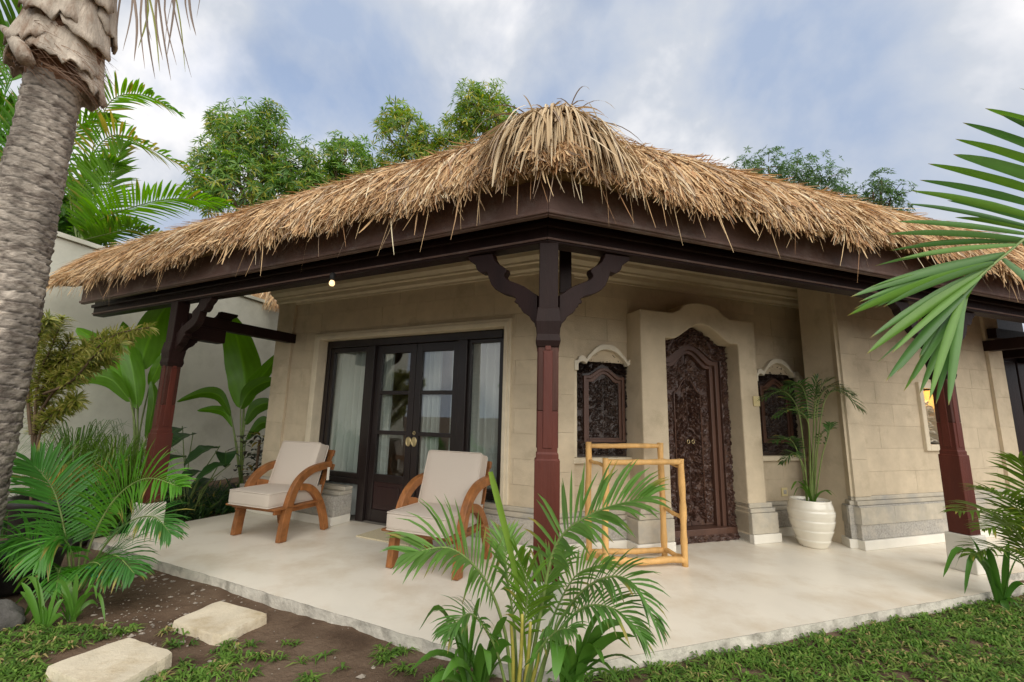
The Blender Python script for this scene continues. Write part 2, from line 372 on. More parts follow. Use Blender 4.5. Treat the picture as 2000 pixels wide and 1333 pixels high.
# backing walls, one per facade, a little behind the blocks, with the openings left open
def backing(side, s0, s1, o0, o1, holes, z1=3.5):
    b = MB(); xs = sorted({s0, s1, *[h[0] for h in holes], *[h[1] for h in holes]})
    for l, r in zip(xs[:-1], xs[1:]):
        hs = [h for h in holes if h[0] <= l+1e-6 and h[1] >= r-1e-6]
        if not hs: b.wbox(side, l, r, o0, o1, 0, z1)
        else:
            if hs[0][2] > 0: b.wbox(side, l, r, o0, o1, 0, hs[0][2])
            b.wbox(side, l, r, o0, o1, hs[0][3], z1)
    return b.build('wall', 'stone_tan', villa)
backing('A', CA+.03, 5.34, WO-.25, WO-.006, holesA); backing('B', CA+.03, 5.3, WO-.25, WO-.006, holesB); backing('B', WS+.01, 7.61, WGO-.4, WGO-.006, holesW)
# angled return of the wing (from the inner corner out to the wing front)
p0 = np.array(wp('B', 5.16, WO, 0)[:2]); p1 = np.array(wp('B', WS, WGO, 0)[:2]); rd = unit(p1-p0); rn = np.array([rd[1], -rd[0]])
if rn@(-p0) < 0: rn = -rn
RL = np.linalg.norm(p1-p0)
DIR['R'] = (rd, rn); RO = p0@rn; RS = p0@rd
row = 0
z = .49
while z < 2.66:
    zt = min(z+.234, 2.68); x = RS-(.25 if row % 2 else 0)
    while x < RS+RL-.02:
        l, r = max(x, RS), min(x+.5, RS+RL)
        if r-l > .03: wall_block('R', l+.001, r-.001, RO-.02, RO+rng.uniform(-.001, .001), z+.001, zt-.001)
        x += .5
    z = zt; row += 1
MB().wbox('R', RS, RS+RL-.03, RO-.026, RO-.006, 0, 3.5).build('wall', 'stone_tan', villa)
# pilasters
for side, s0, s1, o, z0 in (('A', 5.09, 5.40, WO, .34), ('B', CA-.0, 1.955, WO, .34), ('B', WS-.02, 4.95, WGO, .49), ('B', 7.36, 7.66, WGO, .49)):
    z = z0; k = 0
    while z < 2.66:
        zt = min(z+.36, 2.68); wall_block(side, s0, s1, o+.002, o+.035, z+.001, zt-.001, name='pilaster_block'); z = zt
MB().wbox('R', RS+RL-.3, RS+RL+.02, RO+.002, RO+.03, .49, 2.68).build('pilaster', 'stone_tan', villa)
# far left return wall of the villa (turns away)
DIR['E'] = (-nA, dA); # runs backwards from the end of wall A
MB().wbox('E', 3.85+.0, 8.4, 5.1, 5.345, 0, 3.5).build('wall', 'stone_tan', villa)
# rear walls so the house is closed
MB().add([(*wp('A', 5.2, -8.2, 0)[:2], 0), (*wp('B', 9.5, -8.2, 0)[:2], 0), (*wp('B', 9.5, -8.2, 0)[:2], 3.5), (*wp('A', 5.2, -8.2, 0)[:2], 3.5)], [(0, 1, 2, 3)]).build('rear_wall', 'interior', villa)
# interior floor
MB().add([(*wp('A', 5.2, -3.9, 0)[:2], .004), (*(bis*4.25), .004), (*wp('B', 5.3, -3.9, 0)[:2], .004), (*wp('B', 9.4, -8.1, 0)[:2], .004), (*wp('A', 5.2, -8.1, 0)[:2], .004)], [(0, 1, 2, 3, 4)]).build('interior_floor', 'interior', villa)
MB().wbox('B', 5.35, 5.45, -8.1, -4.2, 0, 3.4).build('inner_wall', 'interior', villa)

# cornice: stepped mouldings
def cornice(side, s0, s1, o, mitre0=0, mitre1=0):
    prof = [(0, 2.60), (.025, 2.60), (.025, 2.622), (.05, 2.645), (.05, 2.69), (.075, 2.70), (.075, 2.72), (.11, 2.76), (.11, 2.80), (.15, 2.84), (.16, 2.93), (0, 2.93)]
    b = MB(); n = len(prof)
    P = [wp(side, s0+mitre0*d, o+d+.003, z) for d, z in prof]+[wp(side, s1+mitre1*d, o+d+.003, z) for d, z in prof]
    b.add(P, [tuple(range(n-1, -1, -1)), tuple(range(n, 2*n))]+[(i, (i+1) % n, (i+1) % n+n, i+n) for i in range(n)])
    return b.build('cornice', 'stone_trim', villa)
cornice('A', CA, 5.40, WO, -K45, 1); cornice('B', CA, 5.15, WO, -K45, 0); cornice('B', WS, 7.66, WGO, -.33, .5); cornice('R', RS, RS+RL, RO, 0, .33)

# plinths: rough grey base, moulded cap, white skirting
def plinth(side, s0, s1, o, out=.08, zt=.34, m0=0, m1=0, parts=((.09, .22, 'stone_grey', 1.0),)):
    for nm, z0, z1, dd, mt in (('skirting', 0, .088, out+.022, 'skirting'), ('plinth', .09, zt-.085, out, 'stone_grey'), ('plinth_moulding', zt-.083, zt-.042, out*.72, 'stone_plinth'), ('plinth_moulding', zt-.040, zt, out*.42, 'stone_plinth')):
        b = MB()
        P = [wp(side, a, oo, z) for z in (z0, z1) for a, oo in ((s0+m0*0, o-.02), (s1, o-.02), (s1+m1*dd, o+dd), (s0+m0*dd, o+dd))]
        b.box8(P); b.build(nm, mt, villa, bevel=.006)
plinth('B', CA, 2.585, WO, .09, m0=-K45, m1=0); plinth('B', 4.07, 5.2, WO, .09, m1=-.3)
plinth('A', CA, 2.46, WO, .11, zt=.385, m0=-K45)
plinth('A', 3.86, 5.42, WO, .23, zt=.385, m1=.3)
plinth('R', RS, RS+RL, RO, .06, .49, 0, .33); plinth('B', WS, 7.68, WGO, .06, .49, -.33, .5)
for i in range(6):   # lighter ashlar course on the wing plinth
    s0 = WS-.02+i*.5; wall_block('B', s0+.002, min(s0+.497, 7.69), WGO, WGO+.068+rng.uniform(-.003, .003), .232, .392, 'stone_plinth', 'plinth_block')
for i in range(2): wall_block('R', RS+i*.39+.002, RS+i*.39+.387, RO, RO+.066, .232, .392, 'stone_plinth', 'plinth_block')

# --- trim round the french doors
b = MB(); b.slab('A', [(4.66, .385), (4.66, 2.17), (1.885, 2.17), (1.885, .385), (1.955, .385), (1.955, 2.09), (4.56, 2.09), (4.56, .385)], WO-.10, WO+.03)
b.build('door_trim', 'stone_trim', villa, bevel=.006)
b = MB(); b.slab('A', [(4.63, .386), (4.63, 2.135), (1.915, 2.135), (1.915, .386), (1.957, .386), (1.957, 2.088), (4.558, 2.088), (4.558, .386)], WO-.02, WO+.045)
b.build('door_trim', 'stone_trim', villa, bevel=.006)
# --- french doors: black frame, two sidelights, two leaves
FO = WO-.10   # frame front
def fbox(s0, s1, z0, z1, o0, o1, name, mtl, par): return MB().wbox('A', s0, s1, o0, o1, z0, z1).build(name, mtl, par, bevel=.004)
fr = MB()
fr.wbox('A', 4.50, 4.558, FO-.08, FO, .386, 2.088); fr.wbox('A', 1.957, 2.04, FO-.08, FO, .386, 2.088)
fr.wbox('A', 3.745, 3.855, FO-.09, FO+.02, .0, 2.0); fr.wbox('A', 2.455, 2.565, FO-.09, FO+.02, .0, 2.0)
fr.wbox('A', 2.04, 4.50, FO-.085, FO+.012, 2.0, 2.086)
fr.wbox('A', 3.855, 4.50, FO-.08, FO, .386, .45); fr.wbox('A', 2.04, 2.455, FO-.08, FO, .386, .45)
frame = fr.build('door_frame', 'black_wood', villa, bevel=.005)
def sash(s0, s1, z0, z1, st, name):
    q = MB(); q.wbox('A', s0, s0+st, FO-.06, FO-.012, z0, z1); q.wbox('A', s1-st, s1, FO-.06, FO-.012, z0, z1)
    q.wbox('A', s0+st, s1-st, FO-.058, FO-.014, z1-st*1.1, z1); q.wbox('A', s0+st, s1-st, FO-.058, FO-.014, z0, z0+st)
    o = q.build(name, 'black_wood', villa, bevel=.004)
    MB().wbox('A', s0+st, s1-st, FO-.042, FO-.036, z0+st, z1-st*1.1).build('pane', 'glass', o)
    return o
sash(3.857, 4.498, .452, 1.998, .055, 'sidelight'); sash(2.042, 2.453, .452, 1.998, .035, 'sidelight')
for s0, s1, inner in ((3.158, 3.743, 0), (2.567, 3.152, 1)):
    q = MB(); st = .082
    q.wbox('A', s0, s0+st, FO-.07, FO-.022, .012, 1.997); q.wbox('A', s1-st, s1, FO-.07, FO-.022, .012, 1.997)
    q.wbox('A', s0+st, s1-st, FO-.068, FO-.024, 1.90, 1.997); q.wbox('A', s0+st, s1-st, FO-.068, FO-.024, .44, .52); q.wbox('A', s0+st, s1-st, FO-.068, FO-.024, .012, .14)
    for zz in (.985, 1.44): q.wbox('A', s0+st, s1-st, FO-.066, FO-.026, zz-.022, zz+.022)
    leaf = q.build('door_leaf', 'black_wood', villa, bevel=.004)
    for z0, z1 in ((.52, .963), (1.007, 1.418), (1.462, 1.90)): MB().wbox('A', s0+st, s1-st, FO-.048, FO-.042, z0, z1).build('pane', 'glass', leaf)
    MB().wbox('A', s0+st, s1-st, FO-.06, FO-.036, .14, .44).build('door_panel', 'panel_wood', leaf, bevel=.004)
    MB().wbox('A', s0+st+.05, s1-st-.05, FO-.04, FO-.026, .19, .39).build('raised_panel', 'panel_wood', leaf, bevel=.006)
    # round brass pull plate with a dark slot
    cs = s1-.036 if inner else s0+.036
    c = np.array(wp('A', cs, FO-.018, .90)); n3 = np.array([*nA, 0]); u3 = np.array([*dA, 0]); hb = MB()
    ring = [(c+u3*math.cos(t)*.030+np.array([0, 0, 1])*math.sin(t)*.046) for t in np.linspace(0, 2*math.pi, 25)]
    hb.tube(ring, .008, 6, caps=False); hb.add([c+n3*.003+u3*math.cos(t)*.027+np.array([0, 0, 1])*math.sin(t)*.042 for t in np.linspace(0, 2*math.pi, 24, endpoint=False)], [tuple(range(24))])
    hd = hb.build('handle', 'brass', leaf, smooth=True)
    if inner:
        c2 = np.array(wp('A', cs, FO-.012, .995)); MB().tube([c2+u3*math.cos(t)*.014+np.array([0, 0, 1])*math.sin(t)*.018 for t in np.linspace(0, 2*math.pi, 17)], .005, 6, caps=False).build('latch_ring', 'brass', leaf, smooth=True)
# curtains inside (sheer, in folds)
def curtain(s0, s1, o, z0, z1, folds):
    n = int(folds*10); P = []
    for i in range(n+1):
        s = s0+(s1-s0)*i/n; P.append((s, o+.035*math.sin(2*math.pi*folds*i/n+.6*math.sin(i*.37))+.01*math.sin(i*.9)))
    V = [wp('A', s, oo, z0) for s, oo in P]+[wp('A', s, oo, z1) for s, oo in P]
    return MB().add(V, [(i, i+1, i+n+2, i+n+1) for i in range(n)])
for s0, s1, fo in ((3.9, 4.75, 8), (1.85, 2.72, 9), (2.86, 3.12, 4), (3.55, 3.80, 4)):
    curtain(s0, s1, FO-.12, .02, 2.12, fo).build('curtain', 'curtain', villa, smooth=True, recalc=False)

# --- carved relief (height field of scrolls, leaves and rosettes)
def relief(nx, nz, w, h, seed, size=.085, mirror=True):
    r = np.random.default_rng(seed); u = np.linspace(-w/2, w/2, nx)[None, :]; v = np.linspace(0, h, nz)[:, None]
    U = np.abs(u)+0*v if mirror else u+0*v; Vv = v+0*u; H = np.zeros((nz, nx))
    wide = w/2 if mirror else w; x0 = 0 if mirror else -w/2
    size *= .78; n = max(4, int(wide*h/(size*size)*1.9))
    for i in range(n):
        cx, cz, rr = x0+r.uniform(0, wide), r.uniform(0, h), size*r.uniform(.55, 1.15); sg = r.choice((-1, 1)); ph = r.uniform(0, 6.28)
        dx, dz = U-cx, Vv-cz; d = np.hypot(dx, dz); th = np.arctan2(dz, dx)
        k = r.integers(0, 3)
        if k == 0: g = (.5+.5*np.cos(sg*th+d/rr*7.5+ph))*np.exp(-(d/rr)**2*.9)
        elif k == 1: g = (.55+.45*np.cos(th*5+ph))*np.exp(-(d/(rr*.8))**2)*(.6+.4*np.cos(d/rr*6))
        else:
            a = np.cos(ph)*dx+np.sin(ph)*dz; b2 = -np.sin(ph)*dx+np.cos(ph)*dz-.9*a*a/rr*sg
            g = np.exp(-(a/rr)**2*1.3-(b2/(rr*.28))**2)*(1-.5*np.exp(-(b2/(rr*.07))**2))
        H = np.maximum(H, g*r.uniform(.7, 1))
    H = np.clip((H-.12)/.75, 0, 1); return 1.55*H*H*(3-2*H)
def carved(side, s0, s1, z0, top, o, depth, seed, name, parent, mtl='door_carved', nx=40, nz=90, mirror=True, size=.085, sfun=None):
    H = relief(nx, nz, s1-s0, 1.2*(top((s0+s1)/2)-z0), seed, size, mirror); V = []
    for j in range(nz):
        for i in range(nx):
            s = s0+(s1-s0)*i/(nx-1); z = z0+(top(s)-z0)*j/(nz-1)
            ed = min(i, nx-1-i, j, nz-1-j) == 0
            V.append(wp(side, s, o+(0 if ed else depth*H[j, i]), z))
    m_ = MB().add(V, [(j*nx+i, j*nx+i+1, (j+1)*nx+i+1, (j+1)*nx+i) for j in range(nz-1) for i in range(nx-1)])
    return m_.build(name, mtl, parent, recalc=False)
def ogee(c, hw, base, peak, sh=.78):
    def f(s):
        x = min(1, abs(s-c)/(hw*sh)); y = .5+.5*math.cos(math.pi*x); return base+(peak-base)*(y**.75)
    return f
# stone surround of the carved door
DC = 3.345; n_ = 28
out_ = [(2.58, .0), (2.58, 2.29), (2.93, 2.29)]
for i in range(n_+1):
    x = -1+2*i/n_; s = DC-.0+x*.37
    if abs(x) > .72: z = 2.29+.035*math.sin(math.pi*(1-abs(x))/.28*.5)
    else: z = 2.335+.095*math.sqrt(max(0, 1-(x/.72)**2))
    out_.append((s, z))
out_ += [(4.06, 2.29), (4.06, 0), (3.815, 0)]
inn = ogee(DC, .48, 2.02, 2.20)
out_ += [(s, inn(s)) for s in np.linspace(3.815, 2.875, 30)] + [(2.875, 0)]
MB().slab('B', out_, WO-.12, -3.61).build('door_surround', 'stone_tan', villa, bevel=.012)
for s0, s1 in ((2.54, 2.875), (3.815, 4.10)):
    l = -1 if s0 < 3 else 1
    for nm, z0, z1, g, mt in (('skirting', 0, .088, .085, 'skirting'), ('jamb_foot', .09, .29, .065, 'stone_plinth'), ('jamb_moulding', .292, .335, .045, 'stone_plinth'), ('jamb_moulding', .337, .385, .02, 'stone_plinth')):
        MB().wbox('B', s0-(g if l < 0 else 0), s1+(g if l > 0 else 0), WO-.05, -3.61+g*.5, z0, z1).build(nm, mt, villa, bevel=.007)
# the carved double door
door = MB()
of = ogee(DC, .50, 2.04, 2.20)
def band(c, w0, w1, f0, f1, z0, n=30):
    """arch band between half widths w0 < w1, under top curves f1 (outer) and f0 (inner)"""
    return [(c-w1, z0)]+[(s, f1(s)) for s in np.linspace(c-w1, c+w1, n)]+[(c+w1, z0), (c+w0, z0)]+[(s, f0(s)) for s in np.linspace(c+w0, c-w0, n)]+[(c-w0, z0)]
DO = -3.80
i1 = ogee(DC, .40, 1.85, 2.01); i2 = ogee(DC, .34, 1.80, 1.955); i3 = ogee(DC, .29, 1.765, 1.915)
dfrm = MB().slab('B', band(DC, .385, .50, i1, of, .10), DO-.12, DO).build('carved_door_frame', 'door_carved', villa)
MB().slab('B', band(DC, .335, .384, i2, i1, .10), DO-.12, DO-.02).build('frame_moulding', 'door_plain', dfrm, bevel=.005)
MB().slab('B', band(DC, .285, .334, i3, i2, .10), DO-.13, DO-.05).build('frame_moulding', 'door_plain', dfrm, bevel=.005)
carved('B', DC-.495, DC-.39, .12, lambda s: 1.86, DO+.001, .022, 3, 'carved_strip', dfrm, nx=18, nz=150, mirror=False, size=.06)
carved('B', DC+.39, DC+.495, .12, lambda s: 1.86, DO+.001, .022, 3, 'carved_strip', dfrm, nx=18, nz=150, mirror=False, size=.06)
# carved lunette above
H = relief(90, 26, .98, .3, 11, .07); V = []
for j in range(26):
    for i in range(90):
        s = DC-.48+.96*i/89; lo = i1(s)+.005 if abs(s-DC) < .385 else 1.86; hi = of(s)-.004; z = lo+(hi-lo)*j/25
        V.append(wp('B', s, DO+.002+(.03*H[j, i] if 0 < j < 25 else 0), z))
MB().add(V, [(j*90+i, j*90+i+1, (j+1)*90+i+1, (j+1)*90+i) for j in range(25) for i in range(89)]).build('carved_lunette', 'door_carved', dfrm, recalc=False)
i4 = ogee(DC, .19, 1.50, 1.66)
for sgn in (-1, 1):
    s0, s1 = (DC-.288, DC-.004) if sgn < 0 else (DC+.004, DC+.288)
    lf = MB().slab('B', [(s0, .13)]+[(s, i3(s)+.01) for s in np.linspace(s0, s1, 12)]+[(s1, .13)], DO-.13, DO-.10).build('carved_door_leaf', 'door_carved', villa)
    ci, co = (DC-.18, DC-.285) if sgn < 0 else (DC+.18, DC+.285)
    carved('B', min(ci, co), max(ci, co), .15, lambda s: 1.5, DO-.099, .018, 5, 'carved_strip', lf, nx=18, nz=130, mirror=False, size=.055)
    a0, a1 = (DC-.165, DC-.012) if sgn < 0 else (DC+.012, DC+.165)
    carved('B', a0, a1, .16, lambda s: i4(s)-.02, DO-.098, .03, 17+sgn, 'carved_panel', lf, nx=30, nz=150, mirror=False, size=.07)
    carved('B', min(s0, s1)+.002, max(s0, s1)-.002, 1.52, lambda s: i3(s)-.005, DO-.0985, .016, 23+sgn, 'carved_panel', lf, nx=34, nz=36, mirror=False, size=.06)
    rib = [(DC+sgn*.172, .15), (DC+sgn*.172, 1.48)]+[(DC+sgn*x, i4(DC+sgn*x)) for x in np.linspace(.16, .01, 8)]
    MB().tube([wp('B', s, DO-.085, z) for s, z in rib], .009, 6).build('beading', 'door_plain', lf, smooth=True)
    MB().tube([wp('B', DC+sgn*.03+.016*math.cos(t), DO-.06, .98+.02*math.sin(t)) for t in np.linspace(0, 6.28, 14)], .004, 5, caps=False).build('ring_pull', 'brass', lf, smooth=True)
MB().wbox('B', DC-.49, DC+.49, DO-.12, DO+.03, .052, .125).build('door_threshold', 'door_plain', villa, bevel=.006)
carved('B', DC-.53, DC+.53, .002, lambda s: .066, DO+.035, .016, 31, 'carved_base', villa, nx=90, nz=14, size=.05)
MB().wbox('B', DC-.53, DC+.53, DO-.12, DO+.034, .0, .066).build('door_base', 'door_carved', villa)

# --- carved windows with lobed stone heads
def carved_window(C, seed):
    hw = .325; z0 = .83
    def top(s):
        x = abs(s-C)/hw
        if x > .72: return 1.70+.045*math.sqrt(max(0, 1-((x-.86)/.15)**2))
        return 1.705+.175*(max(0, math.cos(x/.74*math.pi/2))**.7)
    ss = np.linspace(C-hw, C+hw, 60)
    w = MB().slab('B', [(C-hw, z0)]+[(s, top(s)) for s in ss]+[(C+hw, z0)], WO-.14, WO-.05).build('carved_window', 'window_carved', villa)
    # outer carved border
    def innr(s): return ogee(C, .23, 1.625, 1.71)(s)
    for a0, a1 in ((C-hw+.004, C-.236), (C+.236, C+hw-.004)):
        carved('B', a0, a1, z0+.02, lambda s: 1.64, WO-.049, .024, seed, 'carved_strip', w, 'window_carved', nx=20, nz=90, mirror=False, size=.06)
    carved('B', C-.235, C+.235, z0+.015, lambda s: z0+.125, WO-.049, .02, seed+1, 'carved_strip', w, 'window_carved', nx=60, nz=18, size=.05)
    H = relief(80, 34, .64, .34, seed+2, .07); V = []
    for j in range(34):
        for i in range(80):
            s = C-hw+.004+(2*hw-.008)*i/79; lo = innr(s)+.02 if abs(s-C) < .235 else 1.645; hi = top(s)-.004
            V.append(wp('B', s, WO-.049+(.035*H[j, i] if 0 < j < 33 else 0), lo+(hi-lo)*j/33))
    MB().add(V, [(j*80+i, j*80+i+1, (j+1)*80+i+1, (j+1)*80+i) for j in range(33) for i in range(79)]).build('carved_head', 'window_carved', w, recalc=False)
    for k, (ww, oo) in enumerate(((.232, -.018), (.200, -.032))):
        f1 = ogee(C, ww, 1.62-.032*k, 1.705-.032*k); f0 = ogee(C, ww-.030, 1.59-.032*k, 1.675-.032*k)
        b = MB().slab('B', band(C, ww-.030, ww, f0, f1, .97+.02*k), WO-.05, WO+oo)
        b.wbox('B', C-ww+.031, C+ww-.031, WO-.05, WO+oo-.001, .97+.02*k-.0, .992+.02*k)
        b.build('frame_moulding', 'door_plain', w, bevel=.004)
    for sg in (-1, 1):
        a0, a1 = (C-.166, C-.004) if sg < 0 else (C+.004, C+.166)
        carved('B', a0, a1, 1.015, lambda s: ogee(C, .17, 1.555, 1.63)(s), WO-.049, .016, seed+5+sg, 'carved_shutter', w, 'window_carved', nx=30, nz=90, mirror=False, size=.06)
    # lobed head band and jambs in pale stone
    r0 = [(s, top(s)+.004) for s in np.linspace(C-hw, C+hw, 60)]
    def lob(s):
        x = abs(s-C)/(hw+.04); b0 = top(min(max(s, C-hw), C+hw)) if abs(s-C) < hw else 1.70
        return b0+.046+.016*abs(math.sin(x*math.pi*1.75+.4))**.7
    r1_ = [(s, lob(s)) for s in np.linspace(C+hw+.045, C-hw-.045, 110)]
    MB().slab('B', [(C-hw, 1.66)]+r0+[(C+hw, 1.66), (C+hw+.045, 1.66)]+r1_+[(C-hw-.045, 1.66)], WO-.12, WO+.05).build('window_head', 'stone_white', villa, bevel=.006)
    for sg in (-1, 1):
        a = sorted((C+sg*hw, C+sg*(hw+.035))); MB().wbox('B', a[0], a[1], WO-.12, WO+.012, .83, 1.66).build('window_jamb', 'stone_trim', villa, bevel=.004)
    MB().wbox('B', C-hw-.05, C+hw+.05, WO-.12, WO+.04, .775, .829).build('window_sill', 'stone_trim', villa, bevel=.006)
carved_window(2.32, 41); carved_window(4.61, 61)

# --- lit niche with carved relief
NS0, NS1, NZ0, NZ1 = 6.0, 6.45, 1.0, 1.62
b = MB().slab('B', [(5.93, .93), (5.93, 1.69), (6.52, 1.69), (6.52, .93)], WGO-.01, WGO+.07)
nf = MB()
for s0, s1, z0, z1 in ((5.93, NS0, .93, 1.69), (NS1, 6.52, .93, 1.69), (NS0, NS1, .93, NZ0), (NS0, NS1, NZ1, 1.69)): nf.wbox('B', s0, s1, WGO-.02, WGO+.035, z0, z1)
nf.build('niche_frame', 'stone_trim', villa, bevel=.006)
nb = MB(); nb.wbox('B', NS0-.02, NS1+.02, WGO-.30, WGO-.26, NZ0-.02, NZ1+.02); nb.wbox('B', NS0-.03, NS0, WGO-.28, WGO-.0, NZ0, NZ1); nb.wbox('B', NS1, NS1+.03, WGO-.28, WGO, NZ0, NZ1); nb.wbox('B', NS0, NS1, WGO-.28, WGO, NZ0-.03, NZ0); nb.wbox('B', NS0, NS1, WGO-.28, WGO, NZ1, NZ1+.03)
nb.build('niche_lining', 'stone_trim', villa)
c = wp('B', 6.2, WGO-.17, NZ1-.04); ld = bpy.data.lights.new('niche_lamp', 'POINT'); ld.energy = 2.2; ld.color = (1, .55, .14); ld.shadow_soft_size = .03
lo = bpy.data.objects.new('niche_lamp', ld); lo.location = c; COL.objects.link(lo)

# --- far right: dark wooden doors beyond the wing and timbers over them
b = MB(); b.wbox('B', 7.66, 9.5, -3.75, -3.65, 0, 3.3); b.build('wall', 'wood_dark', villa)
for i in range(4): MB().wbox('B', 7.72+i*.44, 8.12+i*.44, -3.65, -3.60, .06, 2.15).build('dark_door', 'wood_dark', villa, bevel=.01)

#SECTION roof
# ------------------------------------------------------------------ timber posts, beams, eaves
PO = -2.49
def post(px, py, ang, name='post'):
    """square post: white footing, wide lower part, chamfered waist, slim shaft, carved block under the beam"""
    M = Matrix.Translation((px, py, 0)) @ Matrix.Rotation(ang, 4, 'Z')
    def sq(h, z): return [M @ Vector((x*h, y*h, z)) for x, y in ((-1, -1), (1, -1), (1, 1), (-1, 1))]
    def stack(rows):
        b = MB(); V = []
        for h, z in rows: V += [v[:] for v in sq(h, z)]
        n = len(rows); f = [(3, 2, 1, 0), tuple(4*(n-1)+i for i in range(4))]
        for i in range(n-1): f += [(4*i+j, 4*i+(j+1) % 4, 4*i+4+(j+1) % 4, 4*i+4+j) for j in range(4)]
        return b.add(V, f)
    p = stack([(.074, .30), (.074, .955), (.066, .957), (.066, .99), (.0605, .995), (.0605, 1.235)]).build(name, 'post_red', villa, bevel=.006)
    stack([(.0603, 1.236), (.0603, 1.64)]).build('post_shaft', 'post_maroon', p, bevel=.005)
    stack([(.0601, 1.641), (.0601, 2.295)]).build('post_head', 'wood_dark', p, bevel=.005)
    stack([(.100, 0), (.096, .298)]).build('post_footing', 'skirting', p, bevel=.008)
    # raised fillet panel on each face of the shaft, ending in a notch
    for k in range(4):
        Mk = M @ Matrix.Rotation(k*math.pi/2, 4, 'Z'); b = MB(); b.box(-.028, .028, -.0655, -.055, 1.02, 1.60, Mk); b.box(-.018, .018, -.068, -.055, 1.60, 1.64, Mk)
        b.build('post_fillet', 'post_red', p, bevel=.004)
    stack([(.066, 1.62), (.076, 1.66), (.070, 1.70), (.078, 1.78), (.068, 1.86), (.068, 1.87)]).build('post_capital', 'wood_dark', p, bevel=.005)
    return p
raw = [(1050, 660), (1100, 630), (1140, 598), (1180, 570), (1250, 540), (1330, 510), (1368, 488), (1388, 460), (1382, 440), (1366, 412), (1372, 378), (1412, 350), (1455, 325), (1488, 290), (1510, 250), (1520, 205), (1780, 232),
       (1790, 262), (1768, 292), (1738, 312), (1705, 335), (1698, 362), (1688, 388), (1662, 412), (1635, 427), (1600, 424), (1575, 412), (1566, 440), (1555, 480), (1520, 560), (1475, 610), (1420, 642), (1370, 660), (1330, 668), (1290, 682), (1258, 704),
       (1278, 736), (1262, 752), (1240, 756), (1232, 785), (1212, 800), (1200, 826), (1180, 852), (1150, 868), (1122, 888), (1112, 912), (1095, 932), (1075, 950), (1066, 985), (1050, 1012)]
BR = [((x-960)/1590/.885, 2.2-(y-(155+.14*(x-1180)))/1590) for x, y in raw]
BR = [(a, min(z+.092, 2.293)) for a, z in BR]
def bracket(p, px, py, d, par, sc=1.0):
    d = np.asarray(d); n = np.array([-d[1], d[0]])
    fn = lambda a, z, t: (px+d[0]*a*sc+n[0]*t, py+d[1]*a*sc+n[1]*t, z)
    b = MB().prism(BR, fn, -.034, .034); return b.build('bracket', 'wood_dark', par, bevel=.005)
cp = bis*(-PO/S675)+np.array([.055, .0]); cang = math.atan2(bis[1], bis[0])-math.pi/2
pc = post(cp[0], cp[1], cang); bracket(pc, cp[0], cp[1], dA, pc); bracket(pc, cp[0], cp[1], dB, pc)
lp = np.array(wp('A', 5.10, PO, 0)[:2]); pl = post(lp[0], lp[1], math.atan2(dA[1], dA[0])); bracket(pl, lp[0], lp[1], -nA, pl); bracket(pl, lp[0], lp[1], -dA, pl)
rp = np.array(wp('B', 5.01, PO, 0)[:2]); pr = post(rp[0], rp[1], math.atan2(dB[1], dB[0])); bracket(pr, rp[0], rp[1], dB, pr); bracket(pr, rp[0], rp[1], -dB, pr)
fp = np.array(wp('B', 9.0, PO, 0)[:2]); pf = post(fp[0], fp[1], math.atan2(dB[1], dB[0])); bracket(pf, fp[0], fp[1], -dB, pf)
# beams
def mitred(side, s1, o0, o1, z0, z1, name, mtl, e0=None):
    P = []
    for z in (z0, z1):
        for s_end, oo in ((0, o0), (1, o0), (1, o1), (0, o1)):
            s = s1 if s_end else (-oo*K45 if e0 is None else e0); P.append(wp(side, s, oo, z, EX))
    return MB().box8(P).build(name, mtl, villa, bevel=.008)
for side, s1 in (('A', 6.98), ('B', 9.6)):
    mitred(side, s1, PO-.055, PO+.055, 2.296, 2.60, 'eave_beam', 'wood_dark')
    mitred(side, s1, PO-.085, PO+.085, 2.39, 2.43, 'beam_plate', 'wood_dark')
    mitred(side, s1, PO+.056, PO+.068, 2.312, 2.328, 'beam_bead', 'fascia')
    mitred(side, {'A': 6.82, 'B': 9.6}[side], -2.29, -2.25, 2.385, 2.64, 'fascia_board', 'fascia')
    mitred(side, {'A': 6.82, 'B': 9.6}[side], -2.2485, -2.236, 2.393, 2.42, 'fascia_bead', 'fascia')
    s = 1.35
    while s < s1-.1:   # rafters
        b = MB(); P = []
        for dz in (0, .09):
            for ds, (o, z) in ((-.03, (-2.30, 2.43)), (.03, (-2.30, 2.43)), (.03, (-4.1, 3.46)), (-.03, (-4.1, 3.46))): P.append(wp(side, s+ds, o, z+dz, EX))
        b.box8(P).build('rafter', 'wood_dark', villa); s += .62
    for k in range(6):
        o = -2.42-.28*k; z = 2.555+.58*.28*k; mitred(side, s1, o-.02, o+.02, z+.02, z+.05, 'batten', 'rack_wood')
# cross beam from the left post back to the house, hanging timber behind the corner post, timbers at far right
MB().wbox('E', 2.56, 3.95, 5.05, 5.16, 2.08, 2.20).build('cross_beam', 'wood_dark', villa, bevel=.006)
MB().wbox('E', 2.49, 2.95, 5.03, 5.18, 1.93, 2.08).build('beam_corbel', 'wood_dark', villa, bevel=.012)
hp = at(1104, 520, 3.05); M = Matrix.Translation((hp[0], hp[1], 0)) @ Matrix.Rotation(cang, 4, 'Z')
MB().box(-.042, .042, -.05, .05, 2.07, 2.60, M).build('king_stub', 'wood_dark', villa, bevel=.006)
for s, z in ((7.35, 2.14), (8.3, 2.14), (9.2, 2.14)): MB().add(*(lambda P: (P, [(0, 3, 2, 1), (4, 5, 6, 7), (0, 1, 5, 4), (1, 2, 6, 5), (2, 3, 7, 6), (3, 0, 4, 7)]))([wp('B', a, o, zz) for zz in (z, z+.13) for a, o in ((s, -3.7), (s+.12, -3.7), (s+.12, -2.5), (s, -2.5))])).build('cross_beam', 'wood_dark', villa)
